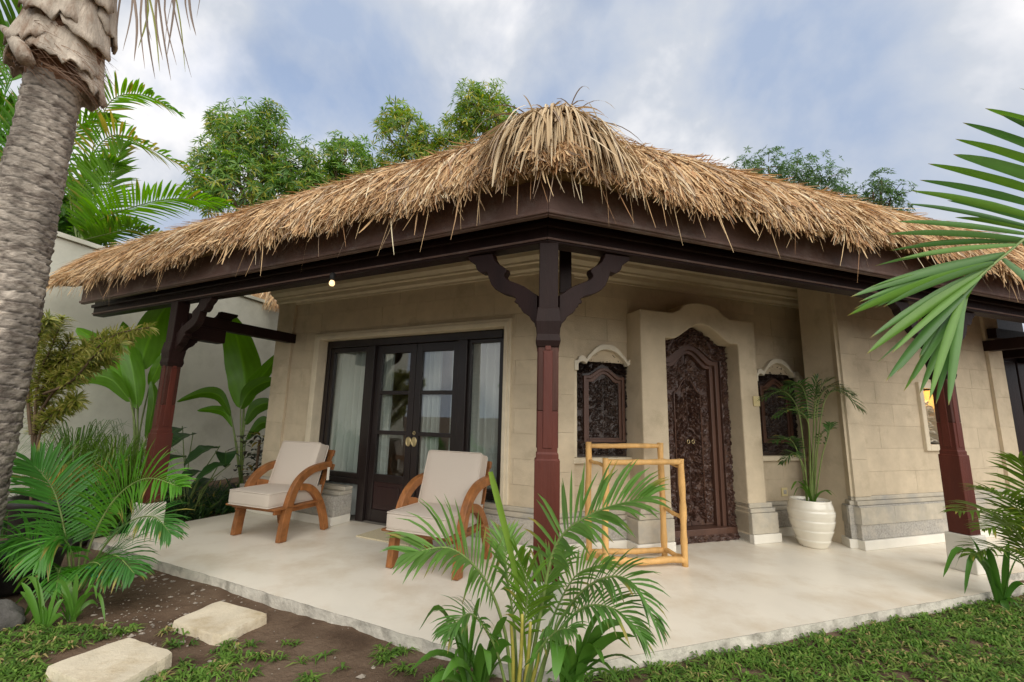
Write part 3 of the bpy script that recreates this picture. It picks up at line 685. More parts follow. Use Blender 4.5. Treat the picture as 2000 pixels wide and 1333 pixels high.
MB().wbox('B', 7.4, 9.5, -3.2, -3.08, 2.3, 2.42).build('cross_beam', 'wood_dark', villa)

# ------------------------------------------------------------------ thatch
PROF = np.array([(-6.6, 5.05), (-4.5, 4.25), (-3.2, 3.54), (-2.75, 3.30), (-2.45, 3.095), (-2.28, 2.925), (-2.16, 2.74), (-2.10, 2.60), (-2.085, 2.50), (-2.075, 2.435), (-2.03, 2.1), (-1.98, 1.7)])
seg = np.r_[0, np.cumsum(np.linalg.norm(np.diff(PROF, axis=0), axis=1))]
LIP = seg[9]; TOP = seg[2]
def prof_at(t): return np.interp(t, seg, PROF[:, 0]), np.interp(t, seg, PROF[:, 1])
A_END, B_END = 7.15, 9.6
# solid thatch body
mb = MB(); body = [(-10.3, 2.6), (-6.6, 5.03)]+[(o-.02, z-.02) for o, z in PROF[1:7]]+[(-2.14, 2.60), (-2.25, 2.62), (-6.6, 4.72), (-10.2, 2.45)]
nb_ = len(body)
def ring(side, s): return [wp(side, (-o*K45 if s is None else s), o, z, EX) for o, z in body]
V = ring('A', A_END-.1)+ring('A', None)+ring('B', B_END)
f = []
for r in range(2): f += [(r*nb_+i, r*nb_+(i+1) % nb_, (r+1)*nb_+(i+1) % nb_, (r+1)*nb_+i) for i in range(nb_)]
f += [tuple(range(nb_)), tuple(range(3*nb_-1, 2*nb_-1, -1))]
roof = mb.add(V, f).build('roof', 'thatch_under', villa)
PAL = np.array([(.54, .335, .165), (.68, .475, .26), (.60, .40, .21), (.46, .25, .12), (.38, .27, .18), (.74, .58, .38), (.47, .29, .15), (.30, .20, .12)])
PW = np.array([.2, .17, .2, .11, .09, .08, .1, .05])
def thatch_cols(n, r): return np.minimum(PAL[r.choice(len(PAL), n, p=PW)]*np.array([1.10, 1.13, 1.16])*r.uniform(.8, 1.2, (n, 1)), .88)
def thatch_face(side, s_end, n, r, tmin, tmax, Lr=(.26, .62), wr=(.0034, .0088), endfan=False):
    d, nn = DIR[side]; K = 6
    t0 = r.uniform(tmin, tmax, n); o0, _ = prof_at(t0); smin = -o0*K45-.12; s0 = smin+(s_end-smin)*r.uniform(0, 1, n)
    Ln = r.uniform(*Lr, n); clump = np.sin(s0*9+3*np.sin(s0*2.3))*.05+np.sin(s0*23)*.03+np.sin(s0*51+t0*7)*.02
    te = np.minimum(t0+Ln, LIP-.135+clump*1.15+np.abs(r.normal(0, .035, n))*np.where(r.random(n) < .035, 3.2, .8)); t0 = np.minimum(t0, te-.12)
    k = np.linspace(0, 1, K)[None]; t = t0[:, None]+(te-t0)[:, None]*k; o, z = prof_at(t)
    o2, z2 = prof_at(t+.02); to, tz = o2-o, z2-z; q = np.hypot(to, tz)+1e-9; no, nz_ = -tz/q, to/q
    lean = r.normal(0, .30, n)+.14*np.sin(s0*3.1+1)+.12*np.sin(s0*11+t0*5)
    if endfan: lean = lean+np.clip((s0-(s_end-.55))/.55, 0, 1)*r.uniform(.3, 1.0, n)
    base = r.uniform(0, .045, n)[:, None]*(1-.35*k); lift = base+(r.uniform(-.01, .05, n)+np.where(r.random(n) < .06, .05, 0))[:, None]*k**2
    o = o+no*lift; z = z+nz_*lift
    s = s0[:, None]+lean[:, None]*(te-t0)[:, None]*k+r.normal(0, .025, n)[:, None]*k**2
    P = np.stack([d[0]*s+nn[0]*o+EX, d[1]*s+nn[1]*o, z], -1)
    tw = r.uniform(-1, 1, n); S = np.stack([d[0]+0*tw, d[1]+0*tw, 0*tw], -1)
    up = np.array([nn[0], nn[1], 0.9]); S = S+up[None]*tw[:, None]*.6; S /= np.linalg.norm(S, axis=1)[:, None]
    W = r.uniform(*wr, n)[:, None]*np.array([1, 1, 1, .95, .8, .35])[None]
    return P, S, W, thatch_cols(n, r)
r = np.random.default_rng(21); parts = []
for side, se, n in (('A', A_END, 15000), ('B', 8.4, 15000)):
    parts.append(thatch_face(side, se, n, r, TOP+.15, LIP-.12, endfan=side == 'A'))
    parts.append(thatch_face(side, se, n//3, r, LIP-.50, LIP-.18, Lr=(.16, .4), endfan=side == 'A'))   # butt ends at the lip
    q = thatch_face(side, se, 90, r, LIP-.5, LIP-.2, Lr=(.5, .95), wr=(.0022, .004)); parts.append(q)
for side, se in (('A', A_END), ('B', 8.4)):    # loose hanging straws below the lip
    P, S, W, C = thatch_face(side, se, 130, r, LIP-.36, LIP-.16, Lr=(.3, .4), wr=(.002, .0035))
    hang = r.uniform(.05, .28, len(P))[:, None]*np.linspace(0, 1, 6)[None]**1.5; P[..., 2] -= hang; P[..., 0] += r.normal(0, .05, len(P))[:, None]*np.linspace(0, 1, 6)[None]**2
    parts.append((P, S, W, C))
VV, FF, CC, off = [], [], [], 0
for P, S, W, C in parts:
    v, f_, c_ = strands(P, S, W, C); VV.append(v); FF.append(f_+off); CC.append(c_); off += len(v)
me = quad_mesh('thatch', np.concatenate(VV), np.concatenate(FF), np.concatenate(CC), 'thatch', root_off(villa))
put(bpy.data.objects.new('thatch_straw', me), roof, kind='stuff')
# hip cap: broad pale blades tied over the corner, falling to both sides
def roof_z(x, y):
    oA = (x-EX)*nA[0]+y*nA[1]; oB = (x-EX)*nB[0]+y*nB[1]; o = max(oA, oB)
    if o > -2.10: return -9
    return float(np.interp(o, PROF[:10, 0], PROF[:10, 1]))
rc = np.random.default_rng(5); cap_blades = []
fwd = -bis; lat = np.array([bis[1], -bis[0]])
for i in range(2500):
    lx = rc.normal(0.02, .13); D = rc.uniform(2.42, 2.90) if i % 3 else rc.uniform(2.55, 2.85)
    top = 3.245+.70*(D-2.65)-(abs(lx)/.36)**2*.26
    p = np.array([*(bis*D+lat*(lx+.07)), 0.]); p[2] = max(top-rc.uniform(0, .10), roof_z(p[0], p[1])+.02)
    phi = max(-2.0, min(2.0, math.atan2(lx*2.6+rc.normal(0, .30), .42)*1.15+rc.normal(0, .28)))
    h = fwd*math.cos(phi)+lat*math.sin(phi); dz = rc.uniform(-.55, -.10) if rc.random() < .994 else rc.uniform(.1, .6)
    v = np.array([h[0], h[1], dz]); Lb = rc.uniform(.28, .66); st = Lb/8; P = [p.copy()]; lift = rc.uniform(.012, .065); gg = rc.uniform(1.6, 3.0)
    for k in range(8):
        v = v+np.array([0, 0, -gg*st*1.6]); v = unit(v); p = p+v*st
        rz = roof_z(p[0], p[1])
        if rz > 0 and p[2] < rz+lift:
            p[2] = rz+lift*(1-.06*k); w_ = p-P[-1]; w_[2] = min(w_[2], .12*st); v = unit(w_)
        P.append(p.copy())
    P = np.array(P); T = unit(P[-1]-P[0]); S = np.cross(T, [0, 0, 1.]); S = unit(S)+rc.normal(0, .22, 3); S = unit(S)
    wide = rc.random() < .16; w = rc.uniform(.009, .0145) if wide else rc.uniform(.0035, .0075)
    W = w*np.array([.7, .95, 1, 1, 1, .95, .85, .6, .15]) if not wide else w*np.array([.6, .9, 1, 1, 1, 1, .95, .8, .35])
    c = np.array([(.66, .50, .30), (.58, .42, .24), (.72, .58, .38), (.50, .36, .22), (.40, .30, .21)][rc.choice(5, p=[.3, .27, .18, .15, .1])])*rc.uniform(.85, 1.12)
    if dz > .38: c = c*.45
    cap_blades.append((w*Lb*(1 if wide else .5), P, S, W, c))
cap_blades.sort(key=lambda q: -q[0])
for a, P, S, W, c in cap_blades[:290]:
    MB().ribbon(P, S, W, c, fold=.22, N=unit(np.cross(S, P[-1]-P[0]))).build('thatch_blade', 'thatch', roof, recalc=False, attr=True)
b = MB()
for a, P, S, W, c in cap_blades[290:]: b.ribbon(P, S, W, c)
b.build('thatch_cap', 'thatch', roof, recalc=False, attr=True, kind='stuff')
# a core lump below the cap so no light shines through
cc_ = bis*3.0+lat*.08; b = MB(); b.lathe([(.02, .28), (.15, .24), (.28, .10), (.38, -.05), (.5, -.2), (.5, -.3)][::-1], (cc_[0], cc_[1], 2.97), 20); b.build('thatch_core', 'thatch_under', roof, smooth=True)

#SECTION furniture
# ------------------------------------------------------------------ armchairs
def cushion(w, d, h, r=.026, puff=.010, n=14):
    b = MB(); g = np.linspace(-1, 1, n+1); half = np.array([w, d, h])/2
    for ax in range(3):
        for sg in (-1, 1):
            V = []
            for i in g:
                for j in g:
                    p = np.zeros(3); p[ax] = sg; p[(ax+1) % 3] = i; p[(ax+2) % 3] = j
                    q = p*half; inn = np.clip(q, -(half-r), half-r); dv = q-inn; L_ = np.linalg.norm(dv)
                    if L_ > 1e-9: q = inn+dv/L_*r
                    q[2] += np.sign(p[2])*puff*(1-p[0]**2)*(1-p[1]**2) if ax == 2 else 0
                    V.append(q)
            m = n+1; F = [(i*m+j, i*m+j+1, (i+1)*m+j+1, (i+1)*m+j) for i in range(n) for j in range(n)]
            if sg < 0: F = [q[::-1] for q in F]
            b.add(V, F)
    return b
def xform(b, M):
    b.v = [np.array([(M @ Vector(p))[:] for p in v]) for v in b.v]; return b
def curve_pts(P, n=24):
    P = np.asarray(P, float); k = len(P); t = np.linspace(0, k-1, n); out = []
    for q in t:
        i = min(int(q), k-2); u = q-i; p0, p1, p2, p3 = P[max(i-1, 0)], P[i], P[i+1], P[min(i+2, k-1)]
        out.append(.5*((2*p1)+(-p0+p2)*u+(2*p0-5*p1+4*p2-p3)*u*u+(-p0+3*p1-3*p2+p3)*u**3))
    return np.array(out)
def plank_arc(P, x0, x1, w0, w1, n=26):
    """bent plank: centre line in (y,z), width in plane from w0 to w1, from x0 to x1"""
    C = curve_pts(P, n); T = np.gradient(C, axis=0); T /= np.linalg.norm(T, axis=1)[:, None]; N = np.c_[-T[:, 1], T[:, 0]]
    w = np.linspace(w0, w1, n)[:, None]/2; A = C+N*w; B = C-N*w; V = []
    for i in range(n):
        for x, q in ((x0, A[i]), (x1, A[i]), (x1, B[i]), (x0, B[i])): V.append((x, max(q[0], -9), max(q[1], 0)))
    f = [(4*i+j, 4*i+(j+1) % 4, 4*i+4+(j+1) % 4, 4*i+4+j) for i in range(n-1) for j in range(4)]+[(3, 2, 1, 0), tuple(4*(n-1)+j for j in range(4))]
    return MB().add(V, f)
CH_AZ = math.atan2(-.222, .560)
ARM = [(0, 0), (.022, .20), (.055, .36), (.115, .50), (.21, .585), (.33, .632), (.54, .655)]
REAR = [(.15, .475), (.26, .455), (.36, .385), (.44, .27), (.50, .13), (.535, 0)]
c1 = np.array([-2.653, 4.541]); c1b = np.array([-2.10, 4.323]); mid = (c1+c1b)/2
chair = thing('armchair', (mid[0], mid[1], 0), 'wooden armchair with curved arms, in front of the left sidelight, white tag on its arm', 'armchair', 'armchairs on the terrace', CH_AZ)
HW = .297
for sg in (-1, 1):
    xa = sg*HW; fr_ = plank_arc(ARM, xa-.028, xa+.028, .082, .068).build('arm', 'teak', chair, local=True, bevel=.006)
    plank_arc(REAR, xa-.028, xa+.028, .066, .068).build('rear_leg', 'teak', chair, local=True, bevel=.006)
MB().box(-.267, .267, -.10, -.072, .278, .314).build('front_rail', 'teak', chair, local=True, bevel=.005)
MB().box(-.325, .325, -.125, .44, .296, .313).build('seat_board', 'teak', chair, local=True, bevel=.004)
for sg in (-1, 1): MB().box(sg*.25-.014, sg*.25+.014, -.07, .44, .245, .295).build('side_rail', 'teak', chair, local=True, bevel=.004)
MB().box(-.267, .267, .40, .43, .25, .295).build('rear_rail', 'teak', chair, local=True, bevel=.004)
BT = R_(-17)
MBk = Matrix.Translation((0, .475, .31)) @ Matrix.Rotation(BT, 4, 'X')
for x in (-.225, -.075, .075, .225): MB().box(x-.028, x+.028, -.011, .011, .0, .50, MBk).build('back_slat', 'teak', chair, local=True, bevel=.004)
MB().box(-.265, .265, -.016, .016, .44, .505, MBk).build('back_rail', 'teak', chair, local=True, bevel=.006)
MB().box(-.30, .30, .0, .03, .30, .36, MBk).build('back_brace', 'teak', chair, local=True, bevel=.005)
def piping(w, d, h, M, par, r=.024):
    b = MB()
    for z in (-h/2+.006, h/2-.006):
        P = []
        for cx, cy, a0 in ((1, 1, 0), (-1, 1, 90), (-1, -1, 180), (1, -1, 270)):
            for k in range(5):
                a = R_(a0+k*22.5); P.append((cx*(w/2-r)+(r-.003)*math.cos(a), cy*(d/2-r)+(r-.003)*math.sin(a), z))
        P.append(P[0]); P.append(P[1]); b.tube(P, .0055, 6, caps=False)
    xform(b, M).build('piping', 'cushion', par, smooth=True, local=True)
sc_ = xform(cushion(.535, .64, .135), Matrix.Translation((0, .165, .382))).build('seat_cushion', 'cushion', chair, smooth=True, recalc=False, local=True)
piping(.535, .64, .135, Matrix.Translation((0, .165, .382)), sc_)
bc_ = xform(cushion(.545, .46, .125, puff=.014), Matrix.Translation((0, .402, .645)) @ Matrix.Rotation(BT+R_(0), 4, 'X') @ Matrix.Rotation(R_(90), 4, 'X')).build('back_cushion', 'cushion', chair, smooth=True, recalc=False, local=True)
piping(.545, .46, .125, Matrix.Translation((0, .402, .645)) @ Matrix.Rotation(BT+R_(0), 4, 'X') @ Matrix.Rotation(R_(90), 4, 'X'), bc_)
chair2 = chair.copy(); COL.objects.link(chair2)
m2 = (np.array([-.925, 3.732])+np.array([-.358, 3.502]))/2; chair2.location = (m2[0], m2[1], 0); chair2.rotation_euler = (0, 0, CH_AZ-R_(1))
chair2['label'] = 'wooden armchair with curved arms standing right of the french doors, nearest the palm'; chair2['_l'] = [float(m2[0]), float(m2[1]), 0.]
for ch in list(chair.children):
    k = ch.copy(); COL.objects.link(k); k.parent = chair2
    for g in ch.children:
        k2 = g.copy(); COL.objects.link(k2); k2.parent = k
MB().box(.327, .331, .47, .50, .50, .63).build('paper_tag', 'skirting', chair, local=True)

# ------------------------------------------------------------------ rustic clothes rack
FL, FRt, BRt, BL = np.array([.806, 3.826]), np.array([1.49, 3.915]), np.array([1.405, 4.165]), np.array([.705, 4.03])
rk = thing('clothes_rack', (1.1, 3.98, 0), 'two tier clothes rack of pale peeled branches standing before the carved door', 'rack')
rr = np.random.default_rng(3)
def stick(p, q, r0, name, wob=.008, ext=0):
    p, q = np.array(p, float), np.array(q, float); d = unit(q-p); p = p-d*ext; q = q+d*ext; n = 14; P = [p+(q-p)*i/(n-1) for i in range(n)]
    off = unit(np.cross(d, rr.normal(0, 1, 3))); ph = rr.uniform(0, 6)
    P = [a+off*wob*math.sin(ph+i*.55)*math.sin(math.pi*i/(n-1)) for i, a in enumerate(P)]
    R0 = [r0*(1+.09*math.sin(i*1.7+ph)+rr.uniform(-.05, .05)) for i in range(n)]
    return MB().tube(P, R0, 10).build(name, 'rack_wood', rk, smooth=True)
for p, h in ((FL, .87), (FRt, .87), (BRt, .99), (BL, .99)): stick((*p, 0.0), (*(p+rr.normal(0, .004, 2)), h), .027, 'upright')
stick((*FL, .835), (*FRt, .845), .024, 'hanging_rail'); stick((*BL, .955), (*BRt, .962), .022, 'hanging_rail')
stick((*FL, .055), (*FRt, .05), .027, 'bottom_rail', .012); stick((*BL, .06), (*BRt, .055), .024, 'bottom_rail', .012)
stick((*FL, .06), (*BL, .06), .020, 'side_rail'); stick((*FRt, .06), (*BRt, .06), .020, 'side_rail')
stick((*FL, .40), (*BL, .41), .017, 'side_rail'); stick((*FRt, .38), (*BRt, .42), .017, 'side_rail'); stick((*FRt, .80), (*BRt, .84), .014, 'side_rail'); stick((*FL, .80), (*BL, .84), .014, 'side_rail')

# ------------------------------------------------------------------ ribbed pot
PC = np.array([3.045, 4.62])
pot = thing('plant_pot', (PC[0], PC[1], 0), 'big glossy cream pot with stepped ribs beside the second carved window', 'pot')
prof = [(.110, .0), (.118, .006)]; zs = np.linspace(.012, .43, 60)
for z in zs:
    base = np.interp(z, [0, .08, .2, .31, .38, .43], [.120, .152, .188, .204, .198, .184]); ph = ((z+.02) % .092)/.092
    prof.append((base+.008*(ph**1.2)*(1 if z < .34 else max(0, (.42-z)/.08))-.004, z))
prof += [(.181, .445), (.172, .448), (.166, .44), (.163, .40), (.0, .40)]
MB().lathe(prof, (PC[0], PC[1], 0), 48).build('pot_body', 'pot_glaze', pot, smooth=True)
b = MB(); rp = np.random.default_rng(8)
for i in range(420):
    a, q = rp.uniform(0, 6.28), .156*math.sqrt(rp.random()); s_ = rp.uniform(.006, .013); c = np.array([PC[0]+q*math.cos(a), PC[1]+q*math.sin(a), .405+rp.uniform(0, .014)])
    V = [c+s_*np.array(v)*rp.uniform(.7, 1.2, 3) for v in ((1, 0, 0), (-1, 0, 0), (0, 1, 0), (0, -1, 0), (0, 0, 1), (0, 0, -1))]
    b.add(V, [(0, 2, 4), (2, 1, 4), (1, 3, 4), (3, 0, 4), (2, 0, 5), (1, 2, 5), (3, 1, 5), (0, 3, 5)])
b.build('gravel', 'gravel', pot, kind='stuff')

# ------------------------------------------------------------------ small things on the house
bp_ = wp('A', 2.80, PO+.085, 2.305)
blb = thing('light_bulb', bp_, 'small lit bulb in a black socket hanging under the eave beam', 'light bulb')
c = np.array(bp_)
MB().lathe([(.014, -.062), (.020, -.055), (.022, -.01), (.017, .0)], c, 14).build('socket', 'wire', blb, smooth=True)
MB().lathe([(.003, -.108), (.014, -.105), (.021, -.095), (.022, -.085), (.019, -.072), (.013, -.060)], c, 16).build('glass_bulb', 'bulb_lit', blb, smooth=True)
def plate(side, s, z, o, w, h, name, label, cat, inner):
    t_ = thing(name, wp(side, s, o, z), label, cat)
    MB().wbox(side, s-w/2, s+w/2, o, o+.012, z-h/2, z+h/2).build('plate', 'plastic_cream', t_, bevel=.003)
    MB().wbox(side, s-w*inner, s+w*inner, o+.0125, o+.018, z-h*inner, z+h*inner).build('rocker' if 'switch' in name else 'outlet', 'plastic_cream' if 'switch' in name else 'stone_grey', t_, bevel=.002)
plate('B', 4.005, 1.42, -3.605, .085, .105, 'light_switch', 'square yellowed light switch on the stone jamb right of the carved door', 'light switch', .22)
plate('B', 4.59, .435, WO+.003, .085, .09, 'wall_socket', 'square cream power socket low on the wall left of the pot', 'socket', .24)
m_ = MB(); o0 = WO+.28
m_.slab('A', [(2.7, 0), (3.35, 0), (3.35, .012), (2.7, .012)], WO+.02, WO+.40)
m_.build('door_mat', 'mat_yellow', None, bevel=.004, loc=wp('A', 3.0, WO+.2, 0), label='thin straw coloured doormat on the terrace before the french doors', cat='doormat')
# carved stone figure panel in the niche
cN = np.array(wp('B', 6.225, WGO-.16, 1.0)); H = relief(46, 60, .36, .56, 77, .085); V = []
for j in range(60):
    for i in range(46):
        s = 6.045+.36*i/45; z = 1.005+.53*j/59; x = (i/45-.5)*2; top_ = .30+.22*math.sqrt(max(0, 1-(x/1.02)**2)); z = 1.004+top_*j/59
        V.append(wp('B', s, WGO-.225+(0 if min(i, 45-i, j, 59-j) == 0 else .03+.07*H[j, i]), z))
F = [(j*46+i, j*46+i+1, (j+1)*46+i+1, (j+1)*46+i) for j in range(59) for i in range(45)]
MB().add(V, F).build('stone_relief', 'stone_white', None, recalc=False, loc=tuple(cN), label='pale carved stone relief in the lit wall niche behind the right post', cat='sculpture')

# ------------------------------------------------------------------ stepping stones, boulder, pots, hose
def step(P, th, name_label):
    c = np.mean(P, 0); root = thing('stepping_stone', (c[0], c[1], GZ), name_label, 'paving stone', 'stepping stones in the soil')
    rs = np.random.default_rng(int(abs(c[0])*100)); out = []
    for i in range(4):
        p, q = P[i], P[(i+1) % 4]
        for k in range(7):
            t = k/7
            if k == 0: w = p*.97+(P[i-1])*.015+q*.015
            else: w = p*(1-t)+q*t+rs.normal(0, .003, 2)
            out.append(w)
    out = np.array(out); n = len(out); V = [(x, y, GZ+th) for x, y in (out-c)*.985+c]+[(x, y, GZ+th-.012) for x, y in out]+[(x, y, GZ-.03) for x, y in (out-c)*1.02+c]
    f = [tuple(range(n))]+[(r*n+i, r*n+(i+1) % n, (r+1)*n+(i+1) % n, (r+1)*n+i) for r in (0, 1) for i in range(n)]
    MB().add(V, f).build('slab', 'step_stone', root)
def gp(px, py, z): return ground_at(px, py, z)[:2]
step([gp(336, 1213, GZ+.04), gp(432, 1242, GZ+.04), gp(524, 1199, GZ+.04), gp(430, 1173, GZ+.04)], .04, 'square cream stepping stone lying on bare soil close to the terrace edge')
step([gp(88, 1302, GZ+.05), gp(208, 1352, GZ+.05), gp(340, 1274, GZ+.05), gp(252, 1244, GZ+.05)], .05, 'square cream stepping stone with grass around it, the one farther from the terrace')
def rock(c, r, label, seed):
    rs = np.random.default_rng(seed); bm = bmesh.new(); bmesh.ops.create_icosphere(bm, subdivisions=4, radius=1)
    for v in bm.verts:
        d = 1+.22*mnoise.noise(v.co*1.6+Vector((seed, 0, 0)))+.08*mnoise.noise(v.co*5); v.co = Vector((v.co.x*r[0]*d, v.co.y*r[1]*d, v.co.z*r[2]*d))
    me = bpy.data.meshes.new('boulder'); bm.to_mesh(me); bm.free(); me.polygons.foreach_set('use_smooth', [True]*len(me.polygons)); me.materials.append(MATS['rock'])
    o = bpy.data.objects.new('boulder', me); o.location = c; put(o, None, label, 'rock')
rock((-2.93, 2.72, GZ+.02), (.15, .14, .11), 'round dark grey boulder beside the foot of the big palm trunk', 4)
b = MB(); bc = ground_at(70, 1090)[:2]
pl_ = thing('garden_pot', (-4.05, 4.15, GZ), 'dark planter holding dry brown grass, half hidden behind the palm trunk', 'planter')
MB().lathe([(.20, 0), (.26, .05), (.30, .38), (.33, .40), (.33, .46), (.29, .46), (.27, .40), (0, .40)], (-4.05, 4.15, GZ), 28).build('pot_body', 'black_pot', pl_, smooth=True)
ps_ = thing('garden_pot', (-3.42, 3.28, GZ), 'low black pot in the shade between the palm trunk and the small palms', 'planter')
MB().lathe([(.16, 0), (.22, .04), (.25, .22), (.27, .24), (.27, .28), (.24, .28), (.22, .24), (0, .24)], (-3.42, 3.28, GZ), 28).build('pot_body', 'black_pot', ps_, smooth=True)
hc = ground_at(195, 1128)[:2]
MB().tube([(hc[0]+.16*math.cos(t), hc[1]+.10*math.sin(t), GZ+.03+.02*math.sin(t*3)) for t in np.linspace(0, 6.6, 40)], .011, 8).build('garden_hose', 'hose', None, smooth=True, loc=(hc[0], hc[1], GZ), label='loop of teal green hose lying under the small palm', cat='hose')

#SECTION plants
# ------------------------------------------------------------------ leaf makers
def jit(c, r, k=.18): return np.array(c)*np.array([1.5, 1.38, 1.0])*r.uniform(1-k, 1+k)*r.uniform(1-k*.3, 1+k*.3, 3)
def leaflet(b, p, d, S, L_, w, col, r, droop=.5, K=5, fold=.25, prof=(.35, .95, 1, .7, .04)):
    P = [np.array(p)]; v = unit(d); st = L_/(K-1)
    for k in range(K-1):
        v = unit(v+np.array([0, 0, -droop*st/L_*(k+.4)/K*2.2])); P.append(P[-1]+v*st)
    P = np.array(P); N = unit(np.cross(S, v)); N = N if N[2] > 0 else -N
    m_ = 3 if fold else 2; cc = np.repeat(np.array(col, float)[None], K*m_, 0)
    q = r.random()
    if q < .30: cc[-m_:] = np.array([.26, .19, .07])*r.uniform(.7, 1.2)
    if q < .08: cc[-2*m_:] = np.array([.36, .30, .07])*r.uniform(.8, 1.1)
    if fold: cc[1::3] *= 1.18
    b.ribbon(P, S, w*np.interp(np.linspace(0, 1, K), np.linspace(0, 1, len(prof)), prof), cc, fold=fold, N=N)
    return b
def frond(par, pts, nl, L_, w, col, r, split=False, droop=.5, vee=.25, start=.18, rad=.008, a0=68, a1=22, face=0., name='frond', mtl='leaf', fold=.3, tipcol=None, stem='stem_green', Lexp=.7, skip=0., yel=0.):
    """palm leaf: rachis through the given points, leaflets on both sides; split=True makes every leaflet an object"""
    C = curve_pts(np.array(pts, float), 40); T = np.gradient(C, axis=0); T /= np.linalg.norm(T, axis=1)[:, None]
    fr_ = MB().tube(C, np.linspace(rad, rad*.25, 40), 6).build(name, stem, par, smooth=True)
    allb = MB(); side_prev = None
    for i in range(nl):
        t = start+(1-start)*(i+.5)/nl; k = t*39; j = min(int(k), 38); u = k-j; p = C[j]*(1-u)+C[j+1]*u; tg = T[j]
        B = np.cross(tg, [0, 0, 1.]); nb2 = np.linalg.norm(B)
        B = B/nb2 if nb2 > .15 else (side_prev if side_prev is not None else np.array([1., 0, 0]))
        if side_prev is not None: B = unit(B*.5+side_prev*.5*(1 if B@side_prev > 0 else -1))
        side_prev = B; N = unit(np.cross(B, tg))
        if face:
            tc_ = np.array([0, -.4, CAM_H])-p; tc_ = unit(tc_-tg*(tc_@tg)); N = unit(N*(1-face)+tc_*face); B = unit(np.cross(tg, N))
        q = (i+.5)/nl; al = R_(a0+(a1-a0)*q**1.2); ln = L_*max(.12, math.sin(math.pi*(.16+.78*q)))**Lexp
        for sg in (-1, 1):
            if r.random() < skip: continue
            al2 = al+R_(r.normal(0, 4)); d = tg*math.cos(al2)+B*sg*math.sin(al2)+N*(vee+r.normal(0, .07))
            S = unit(np.cross(d, N)); c = jit(col, r)
            if yel and r.random() < yel: c = np.array([.42, .34, .06])*r.uniform(.8, 1.1)
            bb = MB() if split else allb
            leaflet(bb, p, d, S, ln*r.uniform(.9, 1.06), w*r.uniform(.85, 1.12), c, r, droop*r.uniform(.6, 1.5), fold=fold)
            if split: bb.build('leaflet', mtl, fr_, smooth=True, recalc=False, attr=True)
    if not split and allb.n: allb.build('leaflets', mtl, fr_, smooth=True, recalc=False, attr=True, kind='stuff')
    return fr_
def strap(par, p, tip, w, col, r, arch=.25, fold=.3, K=12, mtl='leaf_gloss', name='leaf'):
    """long strap leaf from p to tip, arched upward in between"""
    p, tip = np.array(p, float), np.array(tip, float); L_ = np.linalg.norm(tip-p)
    P = curve_pts([p, p+(tip-p)*.33+np.array([0, 0, arch*L_*.9]), p+(tip-p)*.70+np.array([0, 0, arch*L_*.95]), tip], K)
    S = unit(np.cross(tip-p, [0, 0, 1.])+r.normal(0, .15, 3)); N = unit(np.cross(S, tip-p)); N = N if N[2] > 0 else -N
    W = w*np.interp(np.linspace(0, 1, K), [0, .15, .45, .75, .92, 1], [.55, .8, 1, .82, .42, .03])
    return MB().ribbon(P, S, W, jit(col, r, .12), fold=fold, N=N).build(name, mtl, par, smooth=True, recalc=False, attr=True)
def broad(par, pts, w, col, r, side=None, petiole=None, cup=.25, wave=.05, name='leaf', mtl='leaf_gloss', prof=((0, .02), (.08, .45), (.25, .88), (.5, 1), (.75, .82), (.92, .42), (1, .02)), K=16, M=8, pr=.009):
    """paddle leaf: blade along pts, paler midrib raised below, on a petiole"""
    C = curve_pts(np.array(pts, float), K); T = unit(C[-1]-C[0]); S = unit(side if side is not None else np.cross(T, [0, 0, 1.])); S = unit(S-T*(S@T)); N = unit(np.cross(S, T))
    W = w*np.interp(np.linspace(0, 1, K), [a for a, _ in prof], [a for _, a in prof]); V, cc = [], []; ph = r.uniform(0, 6)
    base = jit(col, r, .10); rib = np.minimum(base*1.35+np.array([.02, .03, 0]), .9)
    for i in range(K):
        for j in range(2*M+1):
            x = (j-M)/M; h = cup*abs(x)**1.3*W[i]+wave*W[i]*math.sin(i*1.5+ph+3*x)*abs(x)-(.03*W[i] if j == M else 0)
            V.append(C[i]+S*x*W[i]+N*h); cc.append(rib if j == M else base*(1+.07*math.sin(i*5.1+j*2)))
    m_ = 2*M+1; f = [(i*m_+j, i*m_+j+1, (i+1)*m_+j+1, (i+1)*m_+j) for i in range(K-1) for j in range(2*M)]
    b = MB().add(V, f, cc); lf = b.build(name, mtl, par, smooth=True, recalc=False, attr=True)
    if petiole is not None:
        PP = curve_pts(np.array(list(petiole)+[C[0], C[1]], float), 18); MB().tube(PP, np.linspace(pr*1.4, pr*.6, 18), 7).build('petiole', 'stem_green', lf, smooth=True)
    return lf
def px(*pts): return [at(*p) for p in pts]

